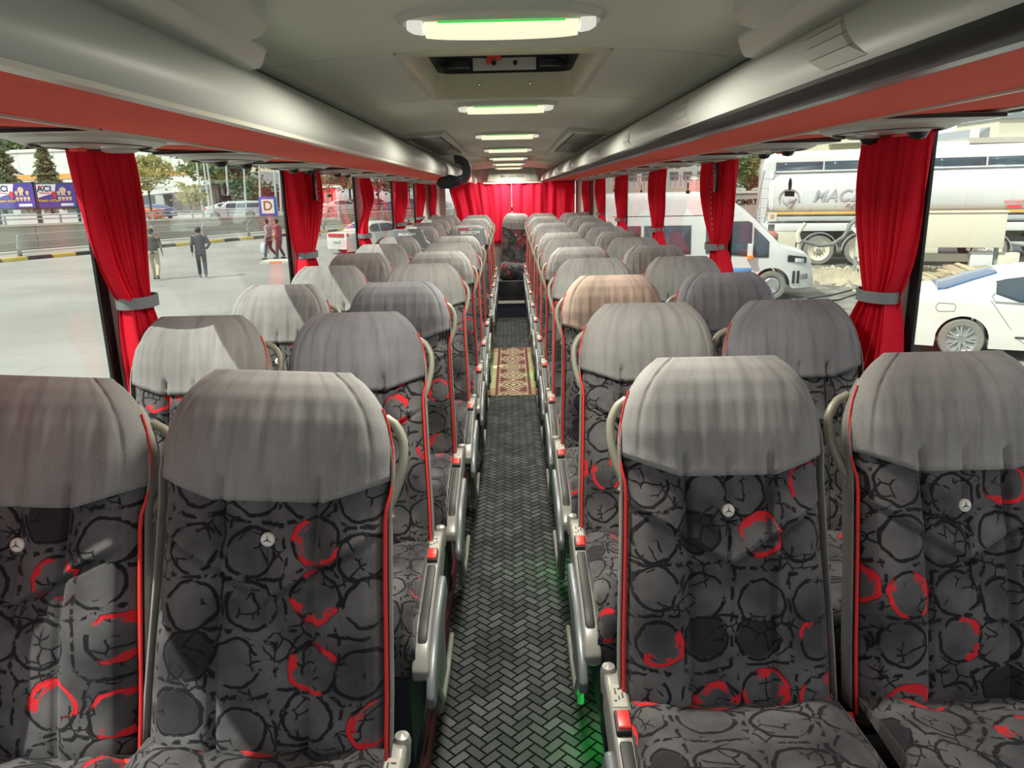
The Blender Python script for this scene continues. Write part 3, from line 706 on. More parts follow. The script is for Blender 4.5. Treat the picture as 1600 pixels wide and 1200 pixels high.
# rear curtains
for i, (xa, xb, lab) in enumerate(((-.86, .025, 'left half of the bright red curtain pair over the rear window'), (.035, .93, 'right half of the bright red curtain pair over the rear window'))):
    rnd = random.Random(i+20); ph = [rnd.uniform(0, 6) for _ in range(5)]
    t = thing('rear_curtain', lab, 'curtain', ((xa+xb)/2, 11.03, 1.4), group=None)
    nu, nv = 90, 20
    def pt(a, b, xa=xa, xb=xb, ph=ph, t=t, i=i):
        u = a/(nu-1); v = b/(nv-1); z = 1.755-.012*abs(math.sin(u*7+i))-(.85)*v
        lo, hi = xa, xb
        if i == 0: hi = xb-.02*sm(v, .25, .9); lo = xa+.10*sm(v, 0, .6)
        else: lo = xa+.02*sm(v, .25, .9); hi = xb-.015*v
        x = lo+(hi-lo)*u
        yy = .014*math.sin(u*34+ph[0]+2*v)+.010*math.sin(u*17+ph[1]-1.5*v)+.006*math.sin(u*60+ph[2])
        return (x-t.location.x, yy, z-t.location.z)
    o = link('cloth', grid_mesh('rear_cloth', pt, nu, nv), CURTB, t); md = o.modifiers.new('thickness', 'SOLIDIFY'); md.thickness = .0018
    MB().tube([(xa-t.location.x, .03, .37), (xb-t.location.x, .03, .37)], .006, 8).build('rail', CHROME, t)

# ------------------------------------------------------------------ seats
REC = math.radians(15); LBK = .745; ZJ = .45
HW = [(0, .222), (.15, .219), (.35, .210), (.50, .205), (.56, .208), (.61, .206), (.65, .198), (.685, .184), (.71, .166), (.728, .147), (.738, .133), (.745, .120)]
TF = [(0, .055), (.08, .070), (.25, .075), (.42, .062), (.52, .058), (.60, .060), (.66, .052), (.70, .040), (.725, .024), (.738, .010), (.745, .0)]
TBK = [(0, .055), (.6, .052), (.68, .048), (.72, .036), (.738, .018), (.745, .004)]
NF, NBK = 95, 13
XF = []
for i in range(NF):
    s_ = -1+2*i/(NF-1); XF.append(.55*math.sin(s_*pi/2)+.45*s_)
XB = [1-2*i/(NBK+1) for i in range(1, NBK+1)]
RINGX = [(x, 1) for x in XF]+[(x, -1) for x in XB]
def vedge(x):                                  # the V seam: height along the backrest
    return .335+.60*abs(x) if abs(x) < .2 else .335+.12
def front(v, x, h):                            # relief of the padded front
    w = 0.
    if v < .56:
        w += .012*sm(abs(x), .075, .115)*(1-sm(v, .42, .55))*sm(abs(h-abs(x)), .0, .03)
        low = sm(vedge(x)-v, -.001, .002)
        for g_ in (-.085, .085): w -= .010*math.exp(-((x-g_)/.0055)**2)*sm(v, 0, .02)
        w -= .0035*math.exp(-(x/.004)**2)*(1 if v > .30 else 0)
        w -= .013*math.exp(-((v-vedge(x)+.004)/.006)**2)
        w += .014*(1-low)*math.exp(-max(0, v-vedge(x))/.045)
        w -= .004*(1-low)*(math.exp(-((abs(x)-.085)/.006)**2)+math.exp(-(x/.006)**2))*sm(v, .30, .36)
        if v < .335: w -= .002*math.exp(-(x/.004)**2)
        for g_ in (-h+.024, h-.024): w -= .004*math.exp(-((x-g_)/.004)**2)
    return w
def surf(v, xn, side, off=0.):
    h = interp(v, HW); x = xn*h
    if side > 0:
        w = interp(v, TF); k = (1-abs(xn)**7)**.5 if abs(xn) < 1 else 0
        w = (w+off)*k+front(v, x, h)*k
    else:
        w = -(interp(v, TBK)+off)*(1-abs(xn)**6)**.5
    return x*(1+off/h), w
def place(x, v, w):                            # backrest coordinates -> seat coordinates
    return (x, v*math.sin(REC)-w*math.cos(REC), ZJ+v*math.cos(REC)+w*math.sin(REC))
def uvx(i):
    i %= len(RINGX); xn, s = RINGX[i]; return xn*.21 if s > 0 else .5+xn*.21
VS = [0, .006, .015]+[.024+.0058*k for k in range(92)]+[.565, .58, .60, .62, .64, .66, .68, .695, .71, .72, .728, .734, .739, .7425, .745]
def cushion_back():
    nu = len(RINGX)
    def pt(i, j):
        v = VS[j]; xn, s = RINGX[i]; x, w = surf(v, xn, s)
        if v > .6: x *= .97; w *= .9
        return place(x, v-(.01 if v > .6 else 0), w)
    return grid_mesh('back_cushion', pt, nu, len(VS), lambda i, j: (uvx(i), VS[j]), True, True)
def hem(xn, s):
    ax = abs(xn)*.205
    return .512+.36*max(0, ax-.095) if s > 0 else .56
NC = 30
def cover_mesh():
    nu = len(RINGX); rnd = random.Random(4); ph = [rnd.uniform(0, 6.3) for _ in range(6)]
    def pt(i, j):
        xn, s = RINGX[i]; v0 = hem(xn, s)
        if j == 0: v, off = v0+.003, .001
        else:
            k = (j-1)/(NC-2); k = 1-(1-k)**1.6; v = v0+(.745-v0)*k; off = .0075
        x, w = surf(v, xn, s, off)
        if s > 0:
            e = sm(v, .50, .55)*(1-sm(v, .64, .74))
            wr = .0009*math.sin(x*95+ph[0]+6*v)+.0007*math.sin(x*170+ph[1]-9*v)+.0004*math.sin(x*310+ph[2])
            w += wr*e*(1-sm(abs(xn), .75, .95))*(1 if j else 0)
            h = interp(v, HW)
            w -= .0035*math.exp(-((abs(x)-(h-.026))/.004)**2)
            if j in (1, 2): w += .002
        X, Y, Z = place(x, v+(.006 if v > .74 else .004*sm(v, .68, .745)), w)
        return (X, Y, Z)
    return grid_mesh('headrest_cover', pt, nu, NC, lambda i, j: (uvx(i), .5+.25*j/NC), True, True)
def side_panel_mesh():                          # plain velour rear half of the backrest
    b = []
    nu = 17
    def pt(i, j):
        v = .03+.67*j/23; a = i/(nu-1)*pi; h = interp(v, HW)+.011; tb = interp(v, TBK)+.012
        c, s_ = math.cos(a), math.sin(a)
        x = h*math.copysign(abs(c)**.35, c); w = .028*(1-sm(v, .5, .68)*.5)-(tb+.028)*abs(s_)**.5
        if v > .56: x *= 1-.05*sm(v, .56, .70)
        return place(x, v, w)
    return grid_mesh('rear_cover', pt, nu, 24, lambda i, j: (i*.03, .03+.67*j/23))
def tray_shell():
    b = MB(); vs = []
    for v in (.12, .16, .50, .66, .715): 
        h = (interp(v, HW)-.01) if v < .7 else .14
        for x in (-h, -h+.02, h-.02, h):
            w = -.068 if abs(x) < h-.001 else -.058
            vs.append(place(x, v, w-(.006 if .2 < v < .69 else 0)))
    n = 4; fs = [(j*n+i, j*n+i+1, (j+1)*n+i+1, (j+1)*n+i) for j in range(4) for i in range(3)]
    b.add(vs, fs); return b
def build_seat(side, col_, prefix):
    """side: -1 seats left of the aisle (aisle on +x), +1 right of the aisle (aisle on -x); col_: 'aisle' or 'window'"""
    a = -side                                    # direction of the aisle
    t = bpy.data.objects.new('coach_seat', None); COL.objects.link(t); t.empty_display_size = .1
    link('back_cushion', cushion_back(), PAT, t)
    link('headrest_cover', cover_mesh(), CGREY, t)
    rc = link('rear_cover', side_panel_mesh(), VSIDE, t); m = rc.modifiers.new('thickness', 'SOLIDIFY'); m.thickness = .004
    ts = tray_shell().build('back_shell', SHELL, t, smooth=True); m = ts.modifiers.new('thickness', 'SOLIDIFY'); m.thickness = .01
    # red piping down the aisle edge
    pts = []
    for k in range(26):
        v = .02+.665*k/25; h = interp(v, HW)+.005; w = .034*(1-.3*sm(v, .5, .7))
        pts.append(place(a*(h-.003+.007*sm(v, .48, .53)), v, w-.012*sm(v, .50, .56)))
    MB().tube(pts, [.0042]*18+[.0036, .003]+[.0021]*6, 8).build('piping', PIPE, t, smooth=True)
    # badge
    bv = .442; x0, w0 = 0, surf(bv, 0, 1)[1]+.006
    c = Vector(place(0, bv, w0)); nrm = Vector((0, -math.cos(REC), math.sin(REC)))
    q = nrm.to_track_quat('Z', 'Y').to_matrix().to_4x4(); M = Matrix.Translation(c) @ q
    b = MB().lathe([(.0001, .006), (.010, .0055), (.013, .003), (.0135, 0)], (0, 0, 0), 'z', 20).xf(M).build('badge_button', mat('ivory_button', (.72, .72, .66), .3), t, smooth=True)
    e = MB()
    for k in range(3):
        an = pi/2+k*2*pi/3
        if True:
            d = Vector((math.cos(an), math.sin(an), 0)); p_ = Vector((-d.y, d.x, 0))
            e.add([d*.0105+Vector((0, 0, .0064)), p_*.0016+Vector((0, 0, .0068)), Vector((0, 0, .0074)), -p_*.0016+Vector((0, 0, .0068))], [(0, 1, 2), (0, 2, 3)])
    e.xf(M).build('star_emblem', mat('badge_grey', (.10, .10, .10), .3, .5), b)
    # grab handle at the shoulder
    v1, v0 = .665, .495
    big = .036 if col_ == 'window' else .024
    P0 = (a*(interp(v1, HW)-.005), v1, -.035); P3 = (a*(interp(v0, HW)+.004), v0-.02, -.01)
    path = []
    for k in range(15):
        s_ = k/14; v = P0[1]+(P3[1]-P0[1])*s_; base = interp(v, HW)
        out = big*math.sin(pi*min(1, s_*1.08)**.8)**.7 if 0 < s_ < .93 else (.0 if s_ == 0 else .006)
        path.append(place(a*(base+out), v+.012*math.sin(pi*s_), -.035+.03*s_))
    MB().tube(path, [.0095]*15, 10).build('grab_handle', BEIGE, t, smooth=True)
    # seat cushion
    W2, DF, TH = .222, .47, .15
    secs = []
    NY = 22
    def cpt(i, j):
        f = j/(NY-1); xs = -1+2*i/27 if i < 28 else None
        return None
    prof = []                                    # centre line: top from the back, round the front, down and under
    for k in range(14): prof.append((.03-.43*k/13, .0+.022*math.sin(pi*k/13*.9)+.012*k/13))
    for k in range(1, 7): an = pi/2+pi/2*k/6; prof.append((-.40+.05*math.cos(an), -.038+.05*math.sin(an)))
    prof += [(-.452, -.09), (-.445, -.15), (-.41, -.175), (-.2, -.15), (.03, -.13)]
    nu = 33
    def cp(i, j):
        u = -1+2*i/(nu-1); xs = .7*math.sin(u*pi/2)+.3*u; y, z = prof[j]; x = xs*W2
        e = (1-abs(xs)**8)
        dz = -.016*sm(abs(xs), .80, 1.) if j < 19 else 0
        if j < 14: dz += .010*sm(abs(x), .10, .15)-.005*(math.exp(-((abs(x)-.10)/.005)**2)+.6*math.exp(-(x/.004)**2))
        yy = y+(.010*sm(abs(xs), .8, 1.) if j >= 14 else 0)
        return (x, yy, ZJ+z+dz)
    acc = [0]
    for k in range(1, len(prof)): acc.append(acc[-1]+math.dist(prof[k], prof[k-1]))
    cm = grid_mesh('seat_cushion', cp, nu, len(prof), lambda i, j: ((i/(nu-1)*2-1)*W2+.9, acc[j]))
    bmx = bmesh.new(); bmx.from_mesh(cm)
    ss = [e_ for e_ in bmx.edges if len(e_.link_faces) == 1]
    bmesh.ops.holes_fill(bmx, edges=ss, sides=200); bmesh.ops.recalc_face_normals(bmx, faces=bmx.faces); bmx.to_mesh(cm); bmx.free()
    link('seat_cushion', cm, PAT, t)
    base = MB().box(-.19, .19, -.36, .02, .02, ZJ-.07); base.build('base_box', NAVY, t, bevel=.01)
    ft = MB()
    for yy in (-.33, -.02): ft.box(-.17, .17, yy-.02, yy+.02, 0, .03)
    ft.build('foot_rail', CONS2, t)
    # low plastic back pan behind the cushion
    MB().prism([(place(0, .0, -.06)[1], ZJ-.02), (place(0, .16, -.075)[1], place(0, .16, -.075)[2]), (place(0, .16, -.06)[1], place(0, .16, -.06)[2]), (.02, ZJ-.14), (.04, ZJ-.16)], 'x', -.2, .2).build('back_pan', NAVY, t, bevel=.004)
    if col_ == 'aisle':
        X0, X1 = a*.212, a*.258
        lo, hi = min(X0, X1), max(X0, X1)
        body = [(.10, ZJ+.085), (.07, ZJ+.095), (-.02, ZJ+.085), (-.08, ZJ+.072), (-.30, ZJ+.03), (-.39, ZJ-.005), (-.425, ZJ-.045), (-.42, ZJ-.075), (-.38, ZJ-.09), (-.2, ZJ-.06), (.0, ZJ-.03), (.09, ZJ+.0)]
        MB().prism(body, 'x', lo, hi).build('side_console', CONS, t, bevel=.010, seg=3)
        pad = [(-.10, ZJ+.070), (-.30, ZJ+.033), (-.365, ZJ+.008), (-.385, ZJ-.02), (-.36, ZJ-.022), (-.28, ZJ+.0), (-.10, ZJ+.04)]
        MB().prism(pad, 'x', lo+.012+(0 if a > 0 else -.004), hi-.012+(.004 if a > 0 else 0)).xf(Matrix.Translation((0, 0, .006))).build('armrest_pad', PADM, t, bevel=.006)
        sh = [(-.06, ZJ+.02), (-.28, ZJ-.0), (-.42, ZJ-.06), (-.455, ZJ-.10), (-.45, ZJ-.135), (-.40, ZJ-.14), (-.20, ZJ-.10), (-.02, ZJ-.05)]
        MB().prism(sh, 'x', min(a*.250, a*.274), max(a*.250, a*.274)).build('outer_shell', CONS2, t, bevel=.010, seg=3)
        tl = lambda y: ZJ+.072+(y+.08)*.19
        zl = ZJ+.0765
        lv = MB().prism([(-.085, ZJ+.058), (-.035, ZJ+.068), (-.035, ZJ+.092), (-.085, ZJ+.082)], 'x', lo+.006, hi-.006).build('lever_frame', BLACK, t, bevel=.003)
        MB().prism([(-.080, ZJ+.066), (-.040, ZJ+.074), (-.040, ZJ+.096), (-.080, ZJ+.088)], 'x', lo+.010, hi-.010).build('recline_lever', REDP, lv, bevel=.003)
        lb = MB().prism([(-.02, ZJ+.084), (.04, ZJ+.091), (.04, ZJ+.0935), (-.02, ZJ+.0865)], 'x', lo+.008, hi-.008).build('label_plate', mat('label_plate', (.50, .49, .42), .4), t)
        gl = MB(); cxm = (lo+hi)/2
        for (dx, dy, w_, h_) in ((-.006, .022, .003, .016), (.004, .028, .010, .003), (.0, .004, .003, .01), (.008, .010, .003, .014), (-.008, -.004, .006, .003)):
            gl.box(cxm+dx-w_/2, cxm+dx+w_/2, dy-h_/2, dy+h_/2, ZJ+.0855+(dy+.02)*.117, ZJ+.0875+(dy+.02)*.117)
        gl.build('pictogram', DGREY, lb)
        MB().lathe([(.016, -.05), (.018, .0), (.014, .012), (.0001, .016)], (a*.246, .09, ZJ+.09), 'z', 14).build('pivot_cap', CONS, t, smooth=True)
        # pedestal: a bowed leg running down to the platform edge
        leg = [(.02, ZJ-.03), (-.17, ZJ-.07), (-.20, ZJ-.16), (-.12, .10), (-.10, -.02), (.08, -.02), (.05, .12), (.06, ZJ-.12)]
        MB().prism(leg, 'x', min(a*.222, a*.246), max(a*.222, a*.246)).build('pedestal', CONS2, t, bevel=.010, seg=2)
        MB().tube([(a*.246, -.40, ZJ-.12), (a*.252, -.28, .22), (a*.25, -.14, .06), (a*.246, .06, .02), (a*.246, .25, .03)], .010, 8).build('edge_tube', CONS, t, smooth=True)
    if col_ == 'aisle':
        k = -a*.235
        MB().tube([(k, .01, ZJ-.02), (k, -.01, ZJ+.02), (k, -.05, ZJ+.045)], .006, 6).build('belt_stalk', CHROME, t, smooth=True)
        MB().prism([(-.045, ZJ+.03), (-.10, ZJ+.0), (-.085, ZJ-.02), (-.03, ZJ+.01)], 'x', k-.016, k+.016).xf(Matrix.Translation((0, 0, .02))).build('belt_buckle', REDP, t, bevel=.005)
    DN = ('side_console', 'armrest_pad', 'outer_shell', 'lever_frame', 'label_plate', 'pivot_cap')
    for ch_ in t.children:
        if ch_.name.split('.')[0] in DN: ch_.location = (0, -.035, -.022)
        if ch_.name.split('.')[0] == 'seat_cushion': ch_.location = (0, 0, .062)
    return t
protos = {(s, c): build_seat(s, c, '') for s in (-1, 1) for c in ('aisle', 'window')}
used = set()
def put_seat(s, c, row, x, y, z, label, cover=None):
    p = protos[(s, c)]
    if (s, c) in used: t = dup(p)
    else: t = p; used.add((s, c))
    t.location = (x, y, z); tag(t, label, 'seat', 'patterned coach seats in rows')
    t.rotation_euler = (0, 0, 0); t.scale = (.90 if row == 13 else 1 if (s < 0 and row == 1) else .955, 1, 1)
    if s < 0 and row == 1:                       # this pair leans slightly towards the aisle
        t.rotation_euler = (0, .055, 0); t.location.x -= .056
    for ch_ in t.children:
        if ch_.name.split('.')[0] in ('side_console', 'armrest_pad', 'outer_shell', 'lever_frame', 'label_plate', 'pivot_cap'):
            ch_.location = (0, -.06, -.05) if (s < 0 and row == 1) else (0, -.035, -.022 if s < 0 else -.008)
    return t
XA = {-1: [-.438, -.462, -.445, -.430, -.42], 1: [.430, .415, .41, .415, .415]}
XW = {-1: [-.895, -.935, -.915, -.90, -.895], 1: [.90, .855, .862, .862, .862]}
covers = {(1, 'aisle', 3): CTAN, (1, 'window', 1): None, (1, 'window', 2): CDARK, (1, 'window', 3): CDARK, (-1, 'aisle', 3): CDARK, (-1, 'aisle', 2): CDARK}
cvm = {}
made = []
for s, sn in ((-1, 'left'), (1, 'right')):
    for r in range(1, 14):
        if s < 0 and r == 8: continue
        for c in ('aisle', 'window'):
            k = min(r-1, 4); x = (XA if c == 'aisle' else XW)[s][k]
            yt = 1.53+.762*(r-1)-(.02 if s < 0 else 0)
            zt = 1.30+(-.004 if s > 0 else -.010)
            zt += {9: .01, 10: .015, 11: .02, 12: .03}.get(r, 0)
            if s < 0 and r == 1: yt = 1.40; zt = 1.318
            if r == 13: zt += .01; x = s*(.44 if c == 'aisle' else .86); yt = 10.62
            y = yt-.193; z = zt-1.168
            cv = covers.get((s, c, r))
            cn = {CTAN: 'tan', CDARK: 'charcoal'}.get(cv, 'grey')
            rn = 'back row' if r == 13 else ORD[r-1]+' row'
            if c == 'aisle': lab = 'patterned coach seat with %s headrest, %s on the %s, beside the aisle' % (cn, rn, sn)
            else: lab = 'patterned coach seat with %s headrest, %s on the %s, beside the window' % (cn, rn, sn)
            t = put_seat(s, c, r, x, y, z, lab); made.append((t, cv))
    # the very last row's middle seat comes below
for t, cv in made:
    if cv:
        for ch_ in t.children:
            if ch_.name.startswith('headrest_cover'):
                ch_.material_slots[0].link = 'OBJECT'; ch_.material_slots[0].material = cv
                ch_['label'] = {CTAN: 'tan headrest cover', CDARK: 'charcoal headrest cover'}[cv]
t = dup(protos[(-1, 'window')]); t.location = (.03, 10.62-.193, 1.315-1.168); t.scale = (.90, 1, 1); tag(t, 'middle seat of the back row facing straight down the aisle', 'seat', 'patterned coach seats in rows')
MID = t
for ch_ in list(t.children):
    if ch_.name.startswith(('base_box', 'foot_rail')): pass
# dark panel below the middle rear seat
struct(MB().box(-.20, .26, 9.97, 10.02, .22, .47).build('trim_21', BLACKP, bevel=.004))
struct(MB().box(-.20, .26, 9.955, 9.975, .47, .482).build('trim_22', CONS2))

# grey partitions with lettering in front of the stairwell on the left
t = thing('partition_console', 'grey stairwell partition with white lettering beside the aisle, left side', 'partition', (-.35, 6.98, .152))
MB().prism([(-.125, .52), (-.13, 1.08), (-.118, 1.165), (.112, 1.165), (.122, 1.08), (.12, .52)], 'y', -.03, .03).build('panel', CONS2, t, bevel=.012, seg=3)
MB().prism([(-.12, .10), (-.12, .53), (.118, .53), (.10, .10)], 'y', -.02, .05).build('lower_panel', DGREY, t, bevel=.01)
MB().tube([(.105, -.055, .0), (.105, -.055, .86)], .012, 12).build('chrome_post', CHROME, t, smooth=True)
MB().box(-.115, -.02, -.034, -.028, 1.150, 1.158).build('red_notice', REDP, t)
for x, z in ((-.005, 1.153), (.108, 1.0)): MB().lathe([(.0001, -.006), (.008, -.004), (.008, 0)], (x, -.03, z), 'y', 10).build('white_stud', WHITEP, t)
text_on('BELLECOM', .036, mat('white_letters', (.85, .88, .85), .5), t, (-.01, -.0325, 1.122), (1, 0, 0), (0, 0, 1), bold=.0008)
t = thing('partition_console', 'grey stairwell partition with white lettering beside the left windows, curved wing', 'partition', (-.93, 6.98, .152))
MB().prism([(-.13, .3), (-.13, 1.165), (.13, 1.165), (.15, 1.12), (.17, 1.06), (.21, 1.025), (.27, 1.02), (.27, .97), (.2, .96), (.16, .3)], 'y', -.03, .03).build('panel', CONS2, t, bevel=.012, seg=3)
MB().box(.12, .30, -.05, .12, .90, .98).build('side_tray', CONS2, t, bevel=.012)
text_on('BELLECOM', .032, MATS['white_letters'], t, (.0, -.0325, 1.118), (1, 0, 0), (0, 0, 1), bold=.0008)

# kilim runner with ragged fringe
def rugpt(i, j):
    u = i/24; v = j/60; return (-.262+.524*u, -.97+1.9*v+.008*math.sin(u*9), .006+.0025*math.sin(v*23+u*4)+.002*math.sin(u*17+v*5))
t = thing('kilim_runner', 'woven kilim rug with wine diamonds and cream borders lying across the aisle carpet', 'rug', (0, 6.97, 0))
me = grid_mesh('kilim', rugpt, 25, 61, lambda i, j: (-.262+.524*i/24, 1.9*j/60))
o = link('rug_body', me, RUG, t); m = o.modifiers.new('thickness', 'SOLIDIFY'); m.thickness = .004
rnd = random.Random(5); fr = MB()
for e, yy in ((-1, -.97), (1, .93)):
    for k in range(70):
        x = -.26+.52*k/69; dx = rnd.uniform(-.006, .006); ln = rnd.uniform(.008, .024)
        fr.tube([(x, yy, .008), (x+dx, yy+e*ln, .005)], .0022, 4)
o = fr.build('fringe', mat('rug_fringe', (.5, .42, .27), .9), t); o['kind'] = 'stuff'
t = thing('paper_sheet', 'white paper sheet at the bottom edge on the first right window cushion', 'paper', (.86, .93, .612))
MB().box(-.17, .2, -.12, .042, -.001, .001).build('sheet', mat('white_paper', (.72, .76, .85), .6), t)
# ------------------------------------------------------------------ the street outside
def G(px, py, z=GZ):                             # a point on a level z seen in direction px, py
    r = CM.T @ np.array([(px-800)/FPX, (py-600)/FPX, 1.0]); t = (z-CZ)/r[2]
    return Vector((CX+r[0]*t, r[1]*t, z))
gm = MB(); gm.add([(-400, -60, GZ), (400, -60, GZ), (400, 600, GZ), (-400, 600, GZ)], [(0, 1, 2, 3)])
o = gm.build('ground', ground_mat()); struct(o)
LEAF = [mat('leaf_green', (.20, .28, .11), .7, var=.45, nscale=3, trans=.25), mat('leaf_dark', (.11, .17, .09), .7, var=.4, nscale=3, trans=.2),
        mat('leaf_yellow', (.42, .40, .15), .7, var=.3, nscale=3, trans=.25), mat('leaf_rust', (.40, .27, .17), .7, var=.35, nscale=3, trans=.2), mat('fir_needles', (.24, .27, .14), .8, var=.4, nscale=2, trans=.15)]
BARK = mat('bark', (.12, .09, .065), .9, var=.3)
def tree(loc, h, r, leaf, label, seed=0, n=1500, trunk=.35, ls=.28, shape='round', cz=None):
    rnd = random.Random(seed); t = thing('tree' if shape != 'fir' else 'fir_tree', label, 'tree', loc)
    tb = MB(); tb.tube([(0, 0, -.2), (.03, 0, h*.4), (0, .03, h*.85)], [h*.022, h*.017, h*.006], 8)
    if shape != 'fir':
        for k in range(7):
            an = k*2.4; z0 = h*(.3+.06*k); tb.tube([(0, 0, z0), (r*.55*math.cos(an), r*.55*math.sin(an), z0+r*.5)], [h*.010, h*.003], 5)
    tb.build('trunk', BARK, t, smooth=True)
    vs, fs = [], []
    clumps = []
    for k in range(26):
        while True:
            p = Vector((rnd.uniform(-1, 1), rnd.uniform(-1, 1), rnd.uniform(-1, 1)))
            if p.length < 1: break
        clumps.append(p)
    for k in range(n):
        if shape == 'fir':
            f = rnd.random()**.7; z = h*(1-f*.92); lay = (f*9) % 1; rr = r*f*(.45+.55*lay)*rnd.uniform(.3, 1); an = rnd.choice([0, 1, 2, 3, 4, 5, 6])*.9+f*7+rnd.gauss(0, .16)
            c = Vector((rr*math.cos(an), rr*math.sin(an), z-rr*.28))
        else:
            q = rnd.choice(clumps); p = q+Vector((rnd.gauss(0, .17), rnd.gauss(0, .17), rnd.gauss(0, .15)))
            zz = h*trunk+(h*(1-trunk))*(.5+.5*p.z); sc = 1 if shape == 'round' else (1-.55*max(0, p.z))
            c = Vector((p.x*r*sc, p.y*r*sc, zz))
        s_ = ls*rnd.uniform(.5, 1.2); a = Vector((rnd.gauss(0, 1), rnd.gauss(0, 1), rnd.gauss(0, .6))).normalized()*s_
        b = a.cross(Vector((rnd.gauss(0, 1), rnd.gauss(0, 1), rnd.gauss(0, 1)))).normalized()*s_*(.55 if shape != 'fir' else .3)
        i = len(vs); vs += [c-a, c+b, c+a, c-b]; fs.append((i, i+1, i+2, i+3))
    m = MB(); m.add(vs, fs); o = link('foliage', m.me('foliage', recalc=False), leaf, t); o['kind'] = 'stuff'
    return t
# yellow and black kerb, railing, ramp wall and upper railing along the far side
KA = Vector((-23.4, 35.0, GZ)); KD = Vector((.445, .895, 0)).normalized(); KN = Vector((-.895, .445, 0)).normalized()
kerb = thing('striped_kerb', 'long kerb painted in yellow and black blocks across the forecourt', 'kerb', KA)
ang = math.atan2(KD.y, KD.x); kerb.rotation_euler = (0, 0, ang)
KY, KB = mat('kerb_yellow', (.62, .47, .10), .8, var=.15), mat('kerb_black', (.045, .05, .055), .8, var=.3)
mk = []
kme = MB().box(0, 1.16, -.13, .13, 0, .17).me('kerb_block', bevel=.02)
for k in range(-16, 40):
    me_ = mk[k % 2] if len(mk) == 2 else kme.copy()
    if len(mk) < 2: me_.materials.append([KY, KB][len(mk)]); mk.append(me_)
for k in range(-16, 40):
    o = link('kerb_block', mk[k % 2], None, kerb); o.location = (k*1.2, 0, 0)
vg = thing('planting_strip', 'strip of dry scrub and gravel behind the striped kerb', 'verge', KA); vg.rotation_euler = (0, 0, ang)
o = MB().box(-20, 50, .13, 1.3, 0, .13).build('gravel_bed', mat('dry_gravel', (.26, .24, .17), .95, var=.35, nscale=3), vg)
rl = thing('curved_post_railing', 'grey steel railing with curved posts behind the striped kerb', 'railing', KA+KN*1.0+Vector((0, 0, .13))); rl.rotation_euler = (0, 0, ang)
post = MB(); pp = [(0, .0, 0), (0, .02, .45), (0, -.02, .75), (0, -.14, .95), (0, -.26, 1.02)]
post.tube(pp, [.10, .09, .075, .06, .045], 8, flat=1.0)
pme = post.me('railing_post')
for k in range(-6, 13):
    o = link('post', pme, STEEL if k == -6 else None, rl, True); o.location = (1.5+k*3.7, 0, 0)
for (y, z) in ((-.26, 1.03), (-.0, .66), (.02, .34)):
    o = MB().tube([(-21, y, z), (46, y, z)], .028, 8).build('rail', STEEL if z > 1 else mat('dull_wire', (.30, .31, .29), .6), rl)
wl = thing('ramp_wall', 'low weathered concrete wall with pale cap behind the curved railing', 'wall', KA+KN*6); wl.rotation_euler = (0, 0, ang)
for k in range(-4, 11):
    xa, xb = k*5.6, k*5.6+5.57; za = lambda x: 1.42-.013*x
    m = MB(); m.add([(xa, 0, -.1), (xb, 0, -.1), (xb, 0, za(xb)), (xa, 0, za(xa)), (xa, .3, -.1), (xb, .3, -.1), (xb, .3, za(xb)), (xa, .3, za(xa))],
                    [(0, 1, 2, 3), (5, 4, 7, 6), (0, 3, 7, 4), (1, 5, 6, 2), (3, 2, 6, 7)]); m.build('wall_panel', CONC, wl)
x0, x1 = -22.4, 61.6
m = MB(); m.add([(x0, -.08, za(x0)), (x1, -.08, za(x1)), (x1, -.08, za(x1)+.12), (x0, -.08, za(x0)+.12), (x0, .4, za(x0)), (x1, .4, za(x1)), (x1, .4, za(x1)+.12), (x0, .4, za(x0)+.12)], [(0, 1, 2, 3), (5, 4, 7, 6), (0, 3, 7, 4), (1, 5, 6, 2), (3, 2, 6, 7), (0, 4, 5, 1)])
m.build('cap', CONCL, wl)
MB().box(x0, x1, -1.0, -.4, -.02, .10).build('foot_kerb', CONCL, wl)
r2 = thing('upper_railing', 'straight grey steel railing standing on top of the ramp wall', 'railing', KA+KN*6.15); r2.rotation_euler = (0, 0, ang)
pm2 = MB().box(-.06, .06, -.05, .05, 0, .50).me('short_post', bevel=.01)
for k in range(-7, 19):
    o = link('post', pm2, STEEL if k == -7 else None, r2, True); o.location = (k*3.1+1, 0, za(k*3.1+1)+.1)
for dz in (.48, .27): 
    MB().tube([(x0, 0, za(x0)+.1+dz), (x1, 0, za(x1)+.1+dz)], .035, 8).build('rail', STEEL, r2)
# ground beyond the wall, slightly higher
m = MB(); a, b = KA+KN*6.3, KA+KN*6.3+KD*400; c_, d_ = KA+KN*300+KD*400, KA+KN*300-KD*80; e_ = KA+KN*6.3-KD*30
m.add([Vector((p.x, p.y, GZ+.55)) for p in (e_, b, c_, d_)], [(0, 1, 2, 3)]); struct(m.build('ground', mat('far_asphalt', (.33, .32, .29), .9, var=.15, nscale=.3)))

